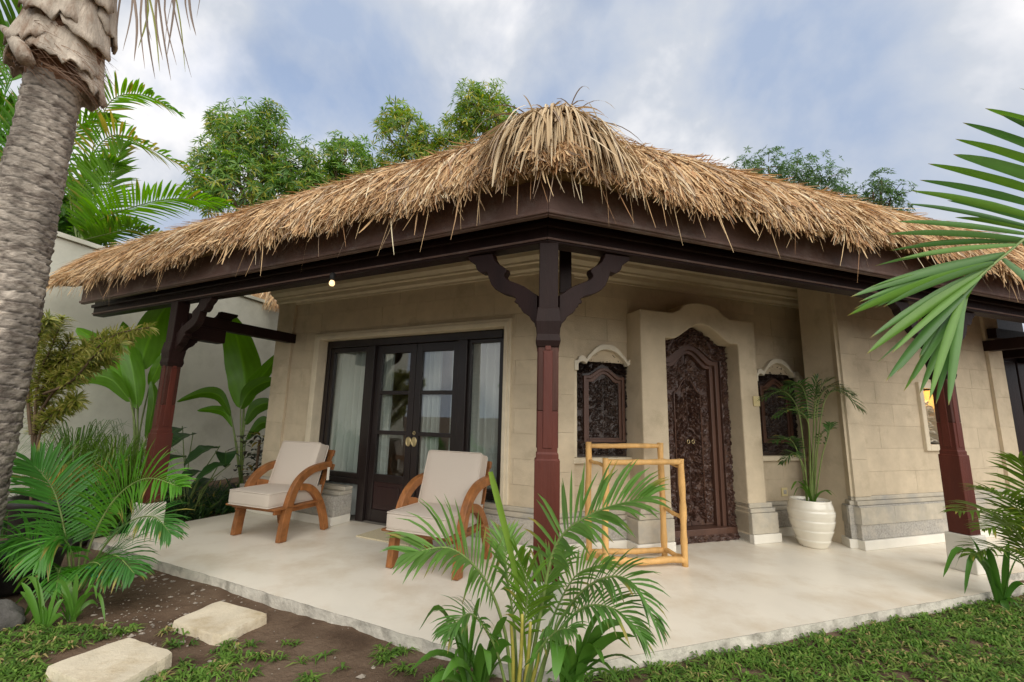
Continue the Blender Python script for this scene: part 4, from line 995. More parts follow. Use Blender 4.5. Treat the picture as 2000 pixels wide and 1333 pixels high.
# ------------------------------------------------------------------ big palm in the foreground, left
TX, TY, TR = -3.33, 2.80, .180
palm = thing('tall_palm', (TX, TY, GZ), 'thick ringed grey palm trunk at the left edge with torn leaf bases and dead strips', 'palm tree')
rows = []; z = GZ-.03; NA = 56; rt = np.random.default_rng(12)
ringz = [z]
while ringz[-1] < 3.9: ringz.append(ringz[-1]+rt.uniform(.040, .085))
V = []; BC = []; zs = np.arange(GZ-.03, 3.85, .0085)
for zz in zs:
    for j in range(NA):
        a = 2*math.pi*j/NA; tilt = .026*math.sin(a+.8)+.030*mnoise.noise(Vector((math.cos(a)*2.2, math.sin(a)*2.2, zz*4)))+.010*mnoise.noise(Vector((math.cos(a)*7, math.sin(a)*7, zz*9)))
        q = zz+tilt; i = max(0, int(np.searchsorted(ringz, q))-1); h0, h1 = ringz[min(i, len(ringz)-2)], ringz[min(i+1, len(ringz)-1)]; ph = min(1, max(0, (q-h0)/(h1-h0)))
        rad = TR*(1+.30*math.exp(-(zz-GZ)/.22)+.02*math.sin(zz*2))-.020*max(0, zz-1.5)
        rad += .0085*(ph**3)-.007*math.exp(-ph*9)+.010*mnoise.noise(Vector((math.cos(a)*7, math.sin(a)*7, zz*26)))+.006*mnoise.noise(Vector((math.cos(a)*2.5, math.sin(a)*2.5, zz*4)))
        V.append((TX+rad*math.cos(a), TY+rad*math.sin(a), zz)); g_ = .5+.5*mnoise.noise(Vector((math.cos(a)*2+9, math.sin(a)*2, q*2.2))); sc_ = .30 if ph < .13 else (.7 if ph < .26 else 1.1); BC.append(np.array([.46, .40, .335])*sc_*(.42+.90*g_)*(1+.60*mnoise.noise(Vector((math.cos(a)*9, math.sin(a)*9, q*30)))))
n = len(zs)
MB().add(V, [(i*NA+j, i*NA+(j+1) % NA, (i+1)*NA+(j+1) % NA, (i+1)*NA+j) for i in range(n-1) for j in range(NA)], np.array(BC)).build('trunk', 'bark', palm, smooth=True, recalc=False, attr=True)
# clasping leaf bases: curved sheaths, torn along the lower edge
def sheath(a0, wid, z0, z1, r0, r1, flare, seed, tail=0, name='leaf_base', mtl='boot'):
    z0 += .33; z1 += .33; rs = np.random.default_rng(seed); nu, nv = 20, 16; V = []
    for j in range(nv):
        v = j/(nv-1)
        for i in range(nu):
            u = i/(nu-1)*2-1; ww = wid*(1-.50*v); a = a0+u*ww/2
            zz = z0+(z1-z0)*v+.10*u*u*(1-v)+(rs.normal(0, .022) if j == 0 else 0); rad = r0+(r1-r0)*v+flare*(1-v)**2*(1-.6*u*u)+.012*mnoise.noise(Vector((u*2+seed, v*3, 0)))+.014*math.sin(9*u+2*v+seed)*(1-abs(u))*.6
            V.append((TX+rad*math.cos(a), TY+rad*math.sin(a), zz))
    b = MB().add(V, [(j*nu+i, j*nu+i+1, (j+1)*nu+i+1, (j+1)*nu+i) for j in range(nv-1) for i in range(nu-1)])
    o = b.build(name, mtl, palm, smooth=True, recalc=False); md = o.modifiers.new('thick', 'SOLIDIFY'); md.thickness = .012; return o
cam_a = math.atan2(-TY, -TX)
MB().lathe([(.13, 3.4), (.150, 3.5), (.17, 3.6), (.20, 3.7), (.225, 3.7), (.22, 4.0), (.19, 4.3), (.12, 4.6), (0, 4.7)], (TX, TY, 0), 28, wob=lambda a, z: 1+.06*mnoise.noise(Vector((math.cos(a)*2, math.sin(a)*2, z*3)))).build('fibre_sheath', 'fibre', palm, smooth=True)
for i, (da, wid, z0, z1, r0, r1, fl) in enumerate(((.10, 2.2, 3.20, 3.85, .19, .21, .085), (1.2, 1.7, 3.10, 3.8, .185, .21, .10), (-1.1, 1.7, 3.28, 3.9, .19, .21, .09), (.55, 1.9, 3.42, 4.2, .215, .215, .07), (-.45, 2.0, 3.50, 4.3, .22, .22, .06), (2.4, 2, 3.15, 3.9, .2, .21, .08), (-2.4, 2, 3.2, 3.9, .2, .21, .08), (0.2, 1.6, 3.75, 4.5, .235, .2, .05), (1.3, 1.5, 3.6, 4.4, .225, .2, .05), (-1.3, 1.6, 3.7, 4.4, .225, .2, .05))):
    sheath(cam_a+da, wid, z0, z1, r0, r1, fl, 31+i)
# broken stub at the left of the crown and a scar knob at the right
b = MB().tube(px((52, 120, 2.55), (40, 95, 2.55), (25, 70, 2.6), (5, 55, 2.65)), [.045, .05, .04, .02], 9); b.build('leaf_stub', 'boot', palm, smooth=True)
rs = np.random.default_rng(2); b = MB()
for i in range(260):
    a = cam_a+rs.uniform(-1.6, 1.6); z0 = rs.uniform(3.42, 3.8); rad = .19+rs.uniform(0, .04); p = np.array([TX+rad*math.cos(a), TY+rad*math.sin(a), z0]); t_ = np.array([-math.sin(a), math.cos(a), rs.uniform(-.9, .3)]); L_ = rs.uniform(.05, .22)
    P = [p, p+t_*L_*.5+np.array([math.cos(a), math.sin(a), -.4])*.02, p+t_*L_+np.array([math.cos(a), math.sin(a), -1.2])*.03]; b.ribbon(np.array(P), np.array([0, 0, 1.]), [.0025, .002, .0006], np.array([.25, .15, .09])*rs.uniform(.6, 1.4))
b.build('fibre_shreds', 'leaf_far', palm, recalc=False, attr=True, kind='stuff')
# dead strips hanging from an old frond
DEAD = [((262, -90), (258, 20), (240, 100)), ((285, -80), (288, 50), (303, 155)), ((300, -80), (318, 60), (334, 158)), ((320, -90), (345, 40), (374, 152)), ((330, -70), (352, 40), (362, 142)), ((365, -70), (372, 20), (383, 70)), ((398, -80), (392, -10), (384, 35)), ((270, -80), (300, 30), (312, 140)),
        ((250, -80), (268, 40), (262, 120)), ((310, -60), (305, 40), (318, 118)), ((345, -80), (340, 20), (326, 110)), ((290, -90), (275, 30), (283, 135)), ((380, -90), (362, -10), (372, 60)), ((245, -60), (232, 20), (228, 70)), ((355, -80), (330, 30), (322, 92)), ((335, -90), (322, 20), (345, 128)), ((275, -70), (290, 20), (270, 95)), ((300, -70), (285, 20), (296, 80))]
dead = MB().tube(px((205, -150, 2.8), (270, -120, 2.75), (340, -95, 2.7), (410, -85, 2.65)), [.02, .016, .011, .006], 7).build('dead_frond', 'stem_brown', palm, smooth=True)
for q in DEAD:
    Y = 2.8+rs.uniform(-.12, .12); P = curve_pts(px(*[(a, b2, Y) for a, b2 in q]), 9); c = np.array([.27, .21, .17])*rs.uniform(.7, 1.35)
    if rs.random() < .15: c = np.array([.32, .34, .09])
    MB().ribbon(P, unit(np.array([1, .4, 0])+rs.normal(0, .4, 3)), rs.uniform(.006, .011)*np.array([.6, 1, 1, 1, .9, .8, .6, .4, .1]), c, fold=.4, N=np.array([0, -1., 0])).build('dead_leaflet', 'leaf_far', dead, recalc=False, attr=True)
G1 = (.055, .135, .022)
top = np.array([TX, TY, 4.45])
rp = np.random.default_rng(4)
for a, up, L_ in ((2.7, .9, 2.3), (3.6, .7, 2.4), (4.3, 1.0, 2.2), (3.1, 1.2, 2.0)):
    d = np.array([math.cos(a), math.sin(a), 0]); frond(palm, [top, top+d*L_*.35+np.array([0, 0, up]), top+d*L_*.75+np.array([0, 0, up*.9]), top+d*L_+np.array([0, 0, up*.1])], 40, .55, .017, G1, rp, droop=.9, rad=.028)

# ------------------------------------------------------------------ coconut leaf reaching in from the right
rc = np.random.default_rng(6)
cf = thing('palm_leaf', tuple(at(2130, 330, 2.35)), 'large glossy green palm leaf reaching in from the right edge before the thatch', 'palm leaf')
RB = [(2190, 250, 2.42), (2120, 350, 2.34), (2050, 425, 2.24), (1985, 480, 2.16), (1925, 530, 2.08), (1880, 575, 2.02)]
MB().tube(curve_pts(px(*RB), 30), np.linspace(.010, .004, 30), 8).build('midrib', 'stem_green', cf, smooth=True)
LFT = [((1990, 172), (2180, 262), 2.40, 26, 0), ((1924, 212), (2160, 300), 2.36, 27, 1), ((1955, 224), (2150, 318), 2.40, 24, 0), ((1880, 240), (2130, 335), 2.34, 27, 0), ((1866, 272), (2115, 352), 2.30, 26, 1), ((1812, 320), (2095, 398), 2.27, 25, 1), ((1796, 352), (2070, 415), 2.23, 23, 0), ((1780, 373), (2050, 432), 2.20, 23, 1), ((1770, 398), (2030, 447), 2.18, 22, 0), ((1862, 302), (2108, 378), 2.31, 36, 2), ((1752, 433), (2010, 458), 2.15, 20, 2), ((1730, 458), (2000, 468), 2.13, 20, 2), ((1786, 478), (1990, 474), 2.18, 17, 2), ((1708, 520), (1985, 478), 2.10, 24, 2), ((1662, 580), (1965, 495), 2.07, 30, 2), ((1678, 590), (1950, 508), 2.11, 24, 2), ((1655, 617), (1940, 515), 2.03, 34, 1), ((1708, 602), (1945, 512), 2.14, 22, 2), ((1693, 692), (1925, 530), 2.00, 36, 1), ((1730, 745), (1905, 548), 1.98, 32, 0), ((1752, 728), (1910, 545), 2.05, 26, 2), ((1778, 748), (1890, 565), 2.02, 34, 2), ((1815, 782), (1884, 572), 1.97, 28, 1), ((1853, 792), (1882, 574), 1.98, 24, 2), ((1840, 742), (1886, 570), 2.08, 30, 1), ((1795, 700), (1900, 552), 2.08, 28, 0),
       ((1668, 604), (1955, 503), 2.10, 22, 0), ((1700, 560), (1958, 500), 2.12, 20, 1), ((1725, 600), (1942, 514), 2.0, 24, 2), ((1700, 660), (1935, 522), 2.06, 26, 2), ((1712, 710), (1920, 536), 2.02, 24, 0), ((1742, 690), (1915, 540), 1.97, 24, 1), ((1765, 765), (1900, 555), 2.02, 26, 1), ((1796, 770), (1888, 567), 2.04, 24, 2), ((1828, 790), (1883, 573), 2.02, 22, 0), ((1738, 490), (1992, 472), 2.16, 16, 0), ((1760, 505), (1985, 478), 2.05, 18, 1),
       ((2080, 560), (2000, 470), 2.1, 26, 0), ((2100, 620), (1960, 505), 2.1, 26, 0), ((1850, 392), (2040, 440), 2.26, 20, 0), ((1865, 425), (2025, 452), 2.24, 18, 1)]
for (tx, ty), (bx, by), Y, wpx, cl in LFT:
    p, q = at(bx, by, Y+.08), at(tx, ty, Y-.08+rc.uniform(-.05, .05)); L_ = np.linalg.norm(q-p); K = 12; lift = .018*L_
    P = curve_pts([p, p+(q-p)*.4+np.array([0, 0, lift]), p+(q-p)*.75+np.array([0, 0, lift*.9]), q], K); T = unit(q-p); view = unit((p+q)/2-np.array([0, 0, CAM_H])); S = unit(np.cross(T, view)+rc.normal(0, .28, 3)); N = unit(np.cross(S, T)); N = N if N@view < 0 else -N
    W = wpx*Y/F_PX*.5*np.interp(np.linspace(0, 1, K), [0, .12, .35, .65, .85, 1], [.45, .75, 1, .78, .40, .02])*.68; c = np.array([(.080, .185, .045), (.135, .275, .040), (.120, .250, .065)][cl])*rc.uniform(.9, 1.1)
    cc = np.repeat(np.array([c*(1-k*.0) if k < .93 else np.array([.30, .22, .05]) for k in np.linspace(0, 1, K)]), 3, axis=0); cc[1::3] *= 1.25
    MB().ribbon(P, S, W, cc, fold=-.35, N=N).build('leaflet', 'leaf_gloss', cf, smooth=True, recalc=False, attr=True)

# ------------------------------------------------------------------ palm at the terrace corner with lilies round its foot
GP = (.100, .205, .052); GPd = (.075, .170, .050); GY = (.17, .26, .035)
r = np.random.default_rng(15); b0 = at(1000, 1345, 2.24)
fp_ = thing('areca_palm', (0.0, 2.2, GZ), 'feathery green palm with yellow stems at the front corner of the terrace', 'palm')
def pxb(*pts): return [at(a, b2, Y) for a, b2, Y in pts]
frond(fp_, pxb((1030, 1350, 2.2), (1055, 1200, 2.2), (1088, 1062, 2.2), (1165, 1000, 2.14), (1268, 972, 2.05)), 30, 0.300, 0.0103, (.090, .190, .055), r, split=True, droop=.55, vee=.30, start=.42, rad=.011, a0=72, a1=18, face=.42, skip=.05)
frond(fp_, pxb((1000, 1350, 2.2), (985, 1230, 2.2), (945, 1130, 2.16), (880, 1072, 2.08), (800, 1082, 2.0)), 28, 0.280, 0.0094, (.088, .185, .055), r, split=True, droop=.6, vee=.32, start=.40, rad=.010, face=.42, skip=.05)
frond(fp_, pxb((1050, 1350, 2.2), (1085, 1230, 2.2), (1150, 1145, 2.14), (1225, 1132, 2.05), (1285, 1225, 2.0)), 28, 0.210, 0.0078, GPd, r, split=True, droop=.8, vee=.2, start=.36, rad=.009, face=.22, skip=.05)
frond(fp_, pxb((1045, 1350, 2.15), (1075, 1260, 2.12), (1135, 1190, 2.05), (1200, 1190, 1.98), (1255, 1245, 1.94)), 26, 0.185, 0.0074, GPd, r, split=True, droop=.8, vee=.2, start=.36, rad=.008, face=.2, skip=.05)
frond(fp_, pxb((1010, 1350, 2.25), (1005, 1230, 2.28), (990, 1120, 2.3), (985, 1050, 2.36)), 22, 0.202, 0.0078, GP, r, droop=.6, vee=.3, start=.40, rad=.009, a0=50, face=.2, skip=.05)
frond(fp_, pxb((1020, 1350, 2.25), (1040, 1240, 2.3), (1060, 1150, 2.34), (1100, 1085, 2.4)), 22, 0.210, 0.0078, GP, r, droop=.6, vee=.3, start=.40, rad=.009, a0=50, face=.2, skip=.05)
frond(fp_, pxb((1015, 1350, 2.2), (1020, 1250, 2.2), (1030, 1150, 2.18), (1010, 1085, 2.12)), 20, 0.185, 0.0074, (.10, .20, .03), r, droop=.6, vee=.3, start=.35, rad=.008, a0=42, face=.15, skip=.05)
frond(fp_, pxb((990, 1350, 2.15), (965, 1260, 2.12), (920, 1200, 2.05), (875, 1235, 1.98)), 22, 0.160, 0.0067, GPd, r, droop=.8, vee=.2, start=.38, rad=.008, face=.15, skip=.05)
frond(fp_, pxb((1035, 1350, 2.3), (1075, 1220, 2.36), (1125, 1125, 2.42), (1190, 1100, 2.46)), 22, 0.185, 0.0070, GP, r, droop=.7, vee=.25, start=.38, rad=.008, face=.2, skip=.05)
frond(fp_, pxb((1025, 1350, 2.1), (1040, 1290, 2.02), (1085, 1235, 1.96), (1120, 1230, 1.9)), 18, 0.143, 0.0067, GPd, r, droop=.8, vee=.2, start=.3, rad=.007, face=0.3, skip=.05)
sp = curve_pts(pxb((1032, 1345, 2.2), (1022, 1230, 2.2), (1000, 1090, 2.18), (958, 922, 2.14)), 16)
MB().ribbon(sp, unit([1, .2, .2]), .017*np.array([.4, .4, .4, .4, .42, .46, .5, .55, .6, .68, .75, .82, .88, .9, .85, .6]), np.array([.22, .36, .05]), fold=.6, N=np.array([0, -1., .2])).build('spear_leaf', 'leaf_gloss', fp_, recalc=False, attr=True, smooth=True)
for a, b2, a2, b3, Y in ((1012, 1350, 1020, 1200, 2.17), (1024, 1350, 1036, 1215, 2.15), (1034, 1350, 1062, 1230, 2.2), (1002, 1350, 998, 1215, 2.2)):
    MB().tube(curve_pts(pxb((a, b2, Y), ((a+a2)/2+2, (b2+b3)/2, Y), (a2, b3, Y)), 8), np.linspace(.011, .007, 8), 7).build('cane', 'stem_yellow', fp_, smooth=True)
GL = (.070, .175, .035)
for nm, bp2, tips in (('lily of broad arching strap leaves left of the corner palm', (925, 1352, 2.18), ((818, 1232, 2.05, 18, .45), (800, 1312, 1.98, 20, .25), (938, 1168, 2.2, 22, .12), (990, 1205, 2.12, 22, .12), (862, 1330, 1.95, 16, .3), (1000, 1262, 2.05, 22, .2), (835, 1342, 2.05, 18, .2), (870, 1215, 2.2, 16, .3), (905, 1185, 2.25, 17, .2), (955, 1320, 1.95, 22, .4), (890, 1290, 2.0, 20, .35))),
                     ('lily of broad pointed strap leaves right of the corner palm', (1115, 1350, 2.16), ((1242, 1244, 2.05, 24, .15), (1250, 1302, 2.0, 20, .2), (1128, 1240, 2.15, 18, .12), (1052, 1248, 2.08, 18, .35), (1168, 1222, 2.2, 17, .12), (1035, 1300, 1.98, 22, .35), (1212, 1336, 1.95, 24, .25), (1078, 1232, 2.2, 17, .2), (1180, 1300, 1.92, 24, .3), (1085, 1330, 1.9, 26, .4), (1235, 1270, 2.1, 18, .3)))):
    pl2 = thing('strap_lily', tuple(at(bp2[0], bp2[1], bp2[2])), nm, 'lily', 'lilies at the foot of the corner palm')
    tips = list(tips)+[(bp2[0]+r.uniform(-105, 105), 1262+r.uniform(-50, 75), bp2[2]+r.uniform(-.25, .1), r.uniform(13, 19), r.uniform(.15, .45)) for _ in range(9)]
    for tx, ty, Y, wpx, ar in tips:
        p = at(bp2[0]+r.uniform(-22, 22), bp2[1]+r.uniform(-6, 8), bp2[2]+r.uniform(-.04, .04)); strap(pl2, p, at(tx, ty, Y), wpx*2.0/F_PX*.58, np.array(GL)*r.uniform(.85, 1.35), r, arch=ar)

# ------------------------------------------------------------------ low palms and spiky plants at left
r = np.random.default_rng(25); lp_ = thing('low_palm', (-3.05, 3.42, GZ), 'low bright green palm with arching fronds beside the left end of the terrace', 'palm')
GB = (.055, .19, .030)
frond(lp_, pxb((150, 1165, 3.4), (178, 1060, 3.4), (225, 975, 3.38), (285, 935, 3.3), (352, 952, 3.2)), 43, .34, 0.0094, (.060, .190, .020), r, split=True, droop=.7, vee=.30, start=.30, rad=.010, face=0.6)
frond(lp_, pxb((140, 1165, 3.45), (130, 1060, 3.45), (105, 960, 3.45), (62, 905, 3.4)), 37, .38, 0.0101, (.055, .185, .040), r, split=True, droop=.7, vee=.3, start=.30, rad=.010, face=0.5)
frond(lp_, pxb((155, 1165, 3.35), (195, 1080, 3.3), (250, 1022, 3.22), (300, 1010, 3.15), (332, 1042, 3.1)), 37, .26, 0.0079, (.042, .140, .036), r, split=True, droop=.8, vee=.2, start=.32, rad=.008, face=0.4)
frond(lp_, pxb((135, 1165, 3.35), (95, 1085, 3.3), (45, 1052, 3.2), (15, 1085, 3.1)), 34, .32, 0.0086, GB, r, droop=.9, vee=.2, start=.28, rad=.008, face=0.3)
frond(lp_, pxb((150, 1165, 3.3), (190, 1105, 3.2), (225, 1085, 3.1), (262, 1120, 3.0)), 34, .27, 0.0079, (.045, .150, .040), r, droop=.9, vee=.15, start=.25, rad=.008, face=0.4)
frond(lp_, pxb((145, 1165, 3.3), (140, 1080, 3.2), (110, 1050, 3.1), (75, 1095, 3.0)), 34, .30, 0.0086, GB, r, droop=1.0, vee=.15, start=.28, rad=.008, face=0.3)
frond(lp_, pxb((150, 1165, 3.5), (160, 1050, 3.55), (190, 960, 3.6), (240, 905, 3.62)), 37, .30, 0.0086, GB, r, droop=.7, vee=.3, start=.30, rad=.008, face=0.4)
frond(lp_, pxb((150, 1165, 3.25), (165, 1110, 3.15), (190, 1100, 3.05), (215, 1130, 2.98)), 29, .24, 0.0072, GB, r, droop=1.0, vee=.1, start=.2, rad=.007, face=0.3)
frond(lp_, pxb((148, 1165, 3.3), (128, 1120, 3.2), (118, 1110, 3.1), (110, 1150, 3.0)), 29, .22, 0.0072, GB, r, droop=1.0, vee=.1, start=.2, rad=.007, face=0.3)
for label, bx, by, Y, tips in (('pale green spiky rosette plant nearest the palm trunk', 85, 1236, 2.76, ((42, 1138, 14, .1), (70, 1128, 15, .05), (28, 1182, 13, .3), (48, 1205, 14, .4), (112, 1150, 14, .1), (128, 1210, 13, .35), (60, 1250, 16, .1), (100, 1180, 15, .1))),
                               ('pale green spiky rosette plant between the low palm and the stepping stone', 140, 1216, 2.85, ((108, 1135, 12, .2), (150, 1120, 13, .05), (185, 1145, 12, .3), (192, 1185, 12, .45), (128, 1150, 12, .1), (165, 1160, 13, .1), (108, 1190, 11, .4), (205, 1215, 11, .5)))):
    sp_ = thing('spiky_plant', tuple(at(bx, by, Y)), label, 'plant', 'spiky plants by the trunk')
    tips = list(tips)+[(bx+r.uniform(-62, 62), by-r.uniform(20, 85), 12, r.uniform(.05, .5)) for _ in range(9)]
    for tx, ty, wpx, ar in tips: strap(sp_, at(bx+r.uniform(-8, 8), by, Y), at(tx, ty, Y+r.uniform(-.12, .12)), wpx*Y/F_PX*.34, (.085, .21, .04), r, arch=ar)

# fine grassy clump, dark ground plants
r = np.random.default_rng(33)
def grass_clump(c, n, hgt, spread, col, name, label, cat, w=.004, droop=1.0, K=8):
    t_ = thing(name, tuple(c), label, cat); b = MB()
    for i in range(n):
        a = r.uniform(0, 6.28); out = spread*r.uniform(.2, 1); h = hgt*r.uniform(.6, 1.05); d = np.array([math.cos(a), math.sin(a), 0]); p = np.array(c)+d*r.uniform(0, .08)
        P = curve_pts([p, p+d*out*.25+np.array([0, 0, h*.7]), p+d*out*.7+np.array([0, 0, h]), p+d*out*1.15+np.array([0, 0, h*(1-.5*droop*r.random())])], K)
        b.ribbon(P, unit(np.cross(d, [0, 0, 1.])), w*np.array([.8, 1, 1, 1, .9, .75, .5, .1]), jit(col, r, .25))
    b.build('blades', 'leaf', t_, recalc=False, attr=True, kind='stuff'); return t_
grass_clump(at(215, 985, 4.6)*np.array([1, 1, 0])+np.array([0, 0, GZ]), 420, .95, .62, (.10, .20, .035), 'grass_clump', 'fine leaved bright green grass clump behind the low palm', 'ornamental grass')
grass_clump((-4.05, 4.15, .36), 240, .30, .34, (.30, .23, .07), 'dry_grass', 'dry straw coloured grass growing in the dark planter', 'ornamental grass')
grass_clump(at(140, 955, 4.9)*np.array([1, 1, 0])+np.array([0, 0, GZ]), 260, 1.1, .6, (.07, .15, .03), 'grass_clump', 'taller darker grass clump against the white wall near the trunk', 'ornamental grass')

# yellow green variegated shrub
r = np.random.default_rng(41); vs_ = thing('variegated_shrub', tuple(at(62, 1010, 4.2)*np.array([1, 1, 0])+np.array([0, 0, GZ])), 'yellow green variegated shrub with whorled narrow leaves reaching towards the left post', 'shrub')
BRN = [((60, 1000), (66, 850), (85, 770), (160, 705), (225, 655), (292, 640)), ((66, 850), (75, 740), (100, 680), (122, 622)), ((70, 800), (95, 730), (130, 700), (170, 680)), ((66, 900), (85, 830), (120, 800), (150, 782)), ((64, 880), (60, 760), (62, 690), (70, 640)), ((80, 760), (110, 735), (150, 722), (180, 700)), ((75, 760), (60, 700), (80, 660), (100, 640)), ((85, 770), (140, 745), (190, 690), (235, 672)), ((70, 820), (110, 760), (165, 725), (215, 700)), ((66, 850), (90, 770), (100, 720), (140, 660)), ((62, 900), (75, 830), (95, 770), (90, 700)), ((80, 780), (130, 730), (185, 665), (250, 660)), ((60, 850), (55, 760), (75, 660), (95, 625))]
for q in BRN:
    Y0 = r.uniform(3.75, 4.1); P = curve_pts(pxb(*[(a, b2, Y0-.03*i) for i, (a, b2) in enumerate(q)]), 60); br = MB().tube(P, np.linspace(.012, .005, 60), 6).build('branch', 'stem_brown', vs_, smooth=True); b = MB()
    for k in range(14, 60):
        tg = unit(P[min(k+1, 59)]-P[k-1])
        for m_ in range(6):
            a = r.uniform(0, 6.28); u = unit(np.cross(tg, [.3, .2, 1])); w_ = np.cross(tg, u); d = unit(tg*.62+(u*math.cos(a)+w_*math.sin(a))*.9)
            L_ = r.uniform(.095, .14)*(1 if k < 57 else .8); S = unit(np.cross(d, tg)+r.normal(0, .1, 3)); c = np.array([(.19, .235, .04), (.46, .44, .13), (.28, .30, .05)][r.integers(0, 3)])*r.uniform(.8, 1.15)
            leaflet(b, P[k], d, S, L_, .0085, c, r, droop=1.0, K=4, fold=.3, prof=(.5, 1, .7, .03))
    b.build('leaves', 'leaf', br, recalc=False, attr=True, kind='stuff')

# paddle leaved plants by the white wall
r = np.random.default_rng(52)
def paddle_plant(base, label, leaves, col):
    t_ = thing('heliconia', (base[0], base[1], GZ), label, 'broad leaved plant', 'paddle leaved plants by the white wall')
    for pts_, w, pet, Y, cm in leaves:
        C = [at(a, b2, Y+dy) for (a, b2, dy) in pts_]; view = unit(C[0]-np.array([0, 0, CAM_H])); S = np.cross(unit(C[-1]-C[0]), view)
        broad(t_, C, w*Y/F_PX*.41, np.array(col)*cm, r, side=S+r.normal(0, .15, 3), petiole=[np.array([*base, GZ])+np.append(r.normal(0, .04, 2), 0)]+[at(a, b2, Y) for a, b2 in pet])
    return t_
h1 = at(265, 960, 5.6)[:2]; h2 = at(468, 975, 6.6)[:2]
paddle_plant(h1, 'paddle leaved plant behind the left post, its leaves rising to the eave', [
    ([(272, 725, 0), (285, 680, 0), (305, 630, -.1), (330, 592, -.25)], 66, [(268, 840)], 5.6, 1.0), ([(268, 800, 0), (262, 740, 0), (252, 690, 0), (240, 628, .1)], 44, [(268, 870)], 5.5, 1.1),
    ([(252, 752, 0), (225, 705, -.1), (190, 668, -.2), (150, 640, -.3)], 46, [(262, 840)], 5.6, 1.25), ([(255, 785, 0), (222, 745, -.1), (185, 735, -.2), (140, 752, -.3)], 40, [(264, 860)], 5.4, .9),
    ([(292, 755, 0), (303, 730, 0), (312, 712, 0), (322, 690, 0)], 28, [(272, 850)], 5.7, .9), ([(262, 750, 0), (240, 720, .1), (215, 700, .2), (195, 690, .2)], 36, [(262, 850)], 5.9, .8), ([(285, 860, 0), (298, 800, 0), (300, 770, 0), (296, 745, 0)], 22, [(275, 900)], 5.5, .7)], (.085, .215, .022))
paddle_plant(h2, 'paddle leaved plant beside the far corner of the house with one tall upright leaf', [
    ([(475, 800, 0), (478, 740, 0), (468, 680, 0), (448, 612, -.1)], 76, [(472, 880)], 6.6, 1.15), ([(478, 790, 0), (495, 755, 0), (520, 725, -.1), (545, 690, -.2)], 34, [(474, 870)], 6.5, 1.0),
    ([(452, 815, 0), (430, 775, -.1), (395, 768, -.25), (345, 785, -.4)], 30, [(465, 890)], 6.5, .75), ([(470, 800, 0), (485, 768, 0), (515, 748, -.1), (545, 742, -.1)], 36, [(470, 880)], 6.3, .6),
    ([(478, 830, 0), (495, 800, 0), (520, 788, 0), (545, 790, 0)], 34, [(472, 890)], 6.3, .55), ([(455, 835, 0), (440, 808, 0), (415, 800, -.1), (385, 802, -.2)], 22, [(464, 900)], 6.7, .9), ([(480, 860, 0), (505, 830, 0), (525, 826, 0), (545, 840, 0)], 30, [(474, 910)], 6.2, .5)], (.085, .215, .022))
# dark heart leaved plants
r = np.random.default_rng(61)
hb = at(375, 985, 5.5)[:2]; tp = thing('taro_plant', (hb[0], hb[1], GZ), 'dark green heart leaved plant low beside the left post', 'broad leaved plant')
for a, b2, Y, s_ in ((352, 862, 5.6, 44), (398, 888, 5.4, 46), (418, 922, 5.3, 44), (335, 905, 5.5, 40), (372, 935, 5.3, 40), (340, 848, 5.9, 36), (300, 940, 5.4, 40), (440, 895, 5.6, 34), (395, 950, 5.6, 36)):
    c = at(a, b2, Y); d = np.array([r.uniform(-.6, .6), -.8, -.25]); d = unit(d)*s_*Y/F_PX*1.2
    broad(tp, [c-d*.5+np.array([0, 0, .02]), c-d*.1+np.array([0, 0, .05]), c+d*.3, c+d*.6-np.array([0, 0, .06])], s_*Y/F_PX*.52, (.022, .062, .022), r, petiole=[np.array([hb[0]+r.normal(0, .05), hb[1]+r.normal(0, .05), GZ]), (np.array([hb[0], hb[1], GZ])*.5+c*.5)+np.array([0, .03, .08])], prof=((0, .1), (.1, .75), (.28, 1), (.55, .85), (.8, .45), (1, .02)), pr=.006)
cb = at(495, 965, 6.2)[:2]; ct = thing('croton', (cb[0], cb[1], GZ), 'dark bronze and yellow leaved shrub at the far corner of the house', 'shrub')
for i in range(120):
    p = np.array([cb[0], cb[1], GZ])+np.array([r.normal(0, .13), r.normal(0, .13), r.uniform(.15, .95)]); a = r.uniform(0, 6.28); d = unit([math.cos(a), math.sin(a), r.uniform(.0, .9)]); L_ = r.uniform(.14, .24)
    c = np.array([(.035, .028, .018), (.05, .06, .02), (.26, .20, .03), (.03, .05, .02)][r.choice(4, p=[.4, .25, .13, .22])]); leaflet(b := MB(), p, d, unit(np.cross(d, [0, 0, 1.])), L_, .024, c, r, droop=1.2, K=5, fold=.25, prof=(.3, .9, 1, .7, .03)); b.build('leaf', 'leaf_gloss', ct, smooth=True, recalc=False, attr=True)
MB().tube([(cb[0], cb[1], GZ), (cb[0], cb[1], .8)], .018, 7).build('stem', 'stem_brown', ct)
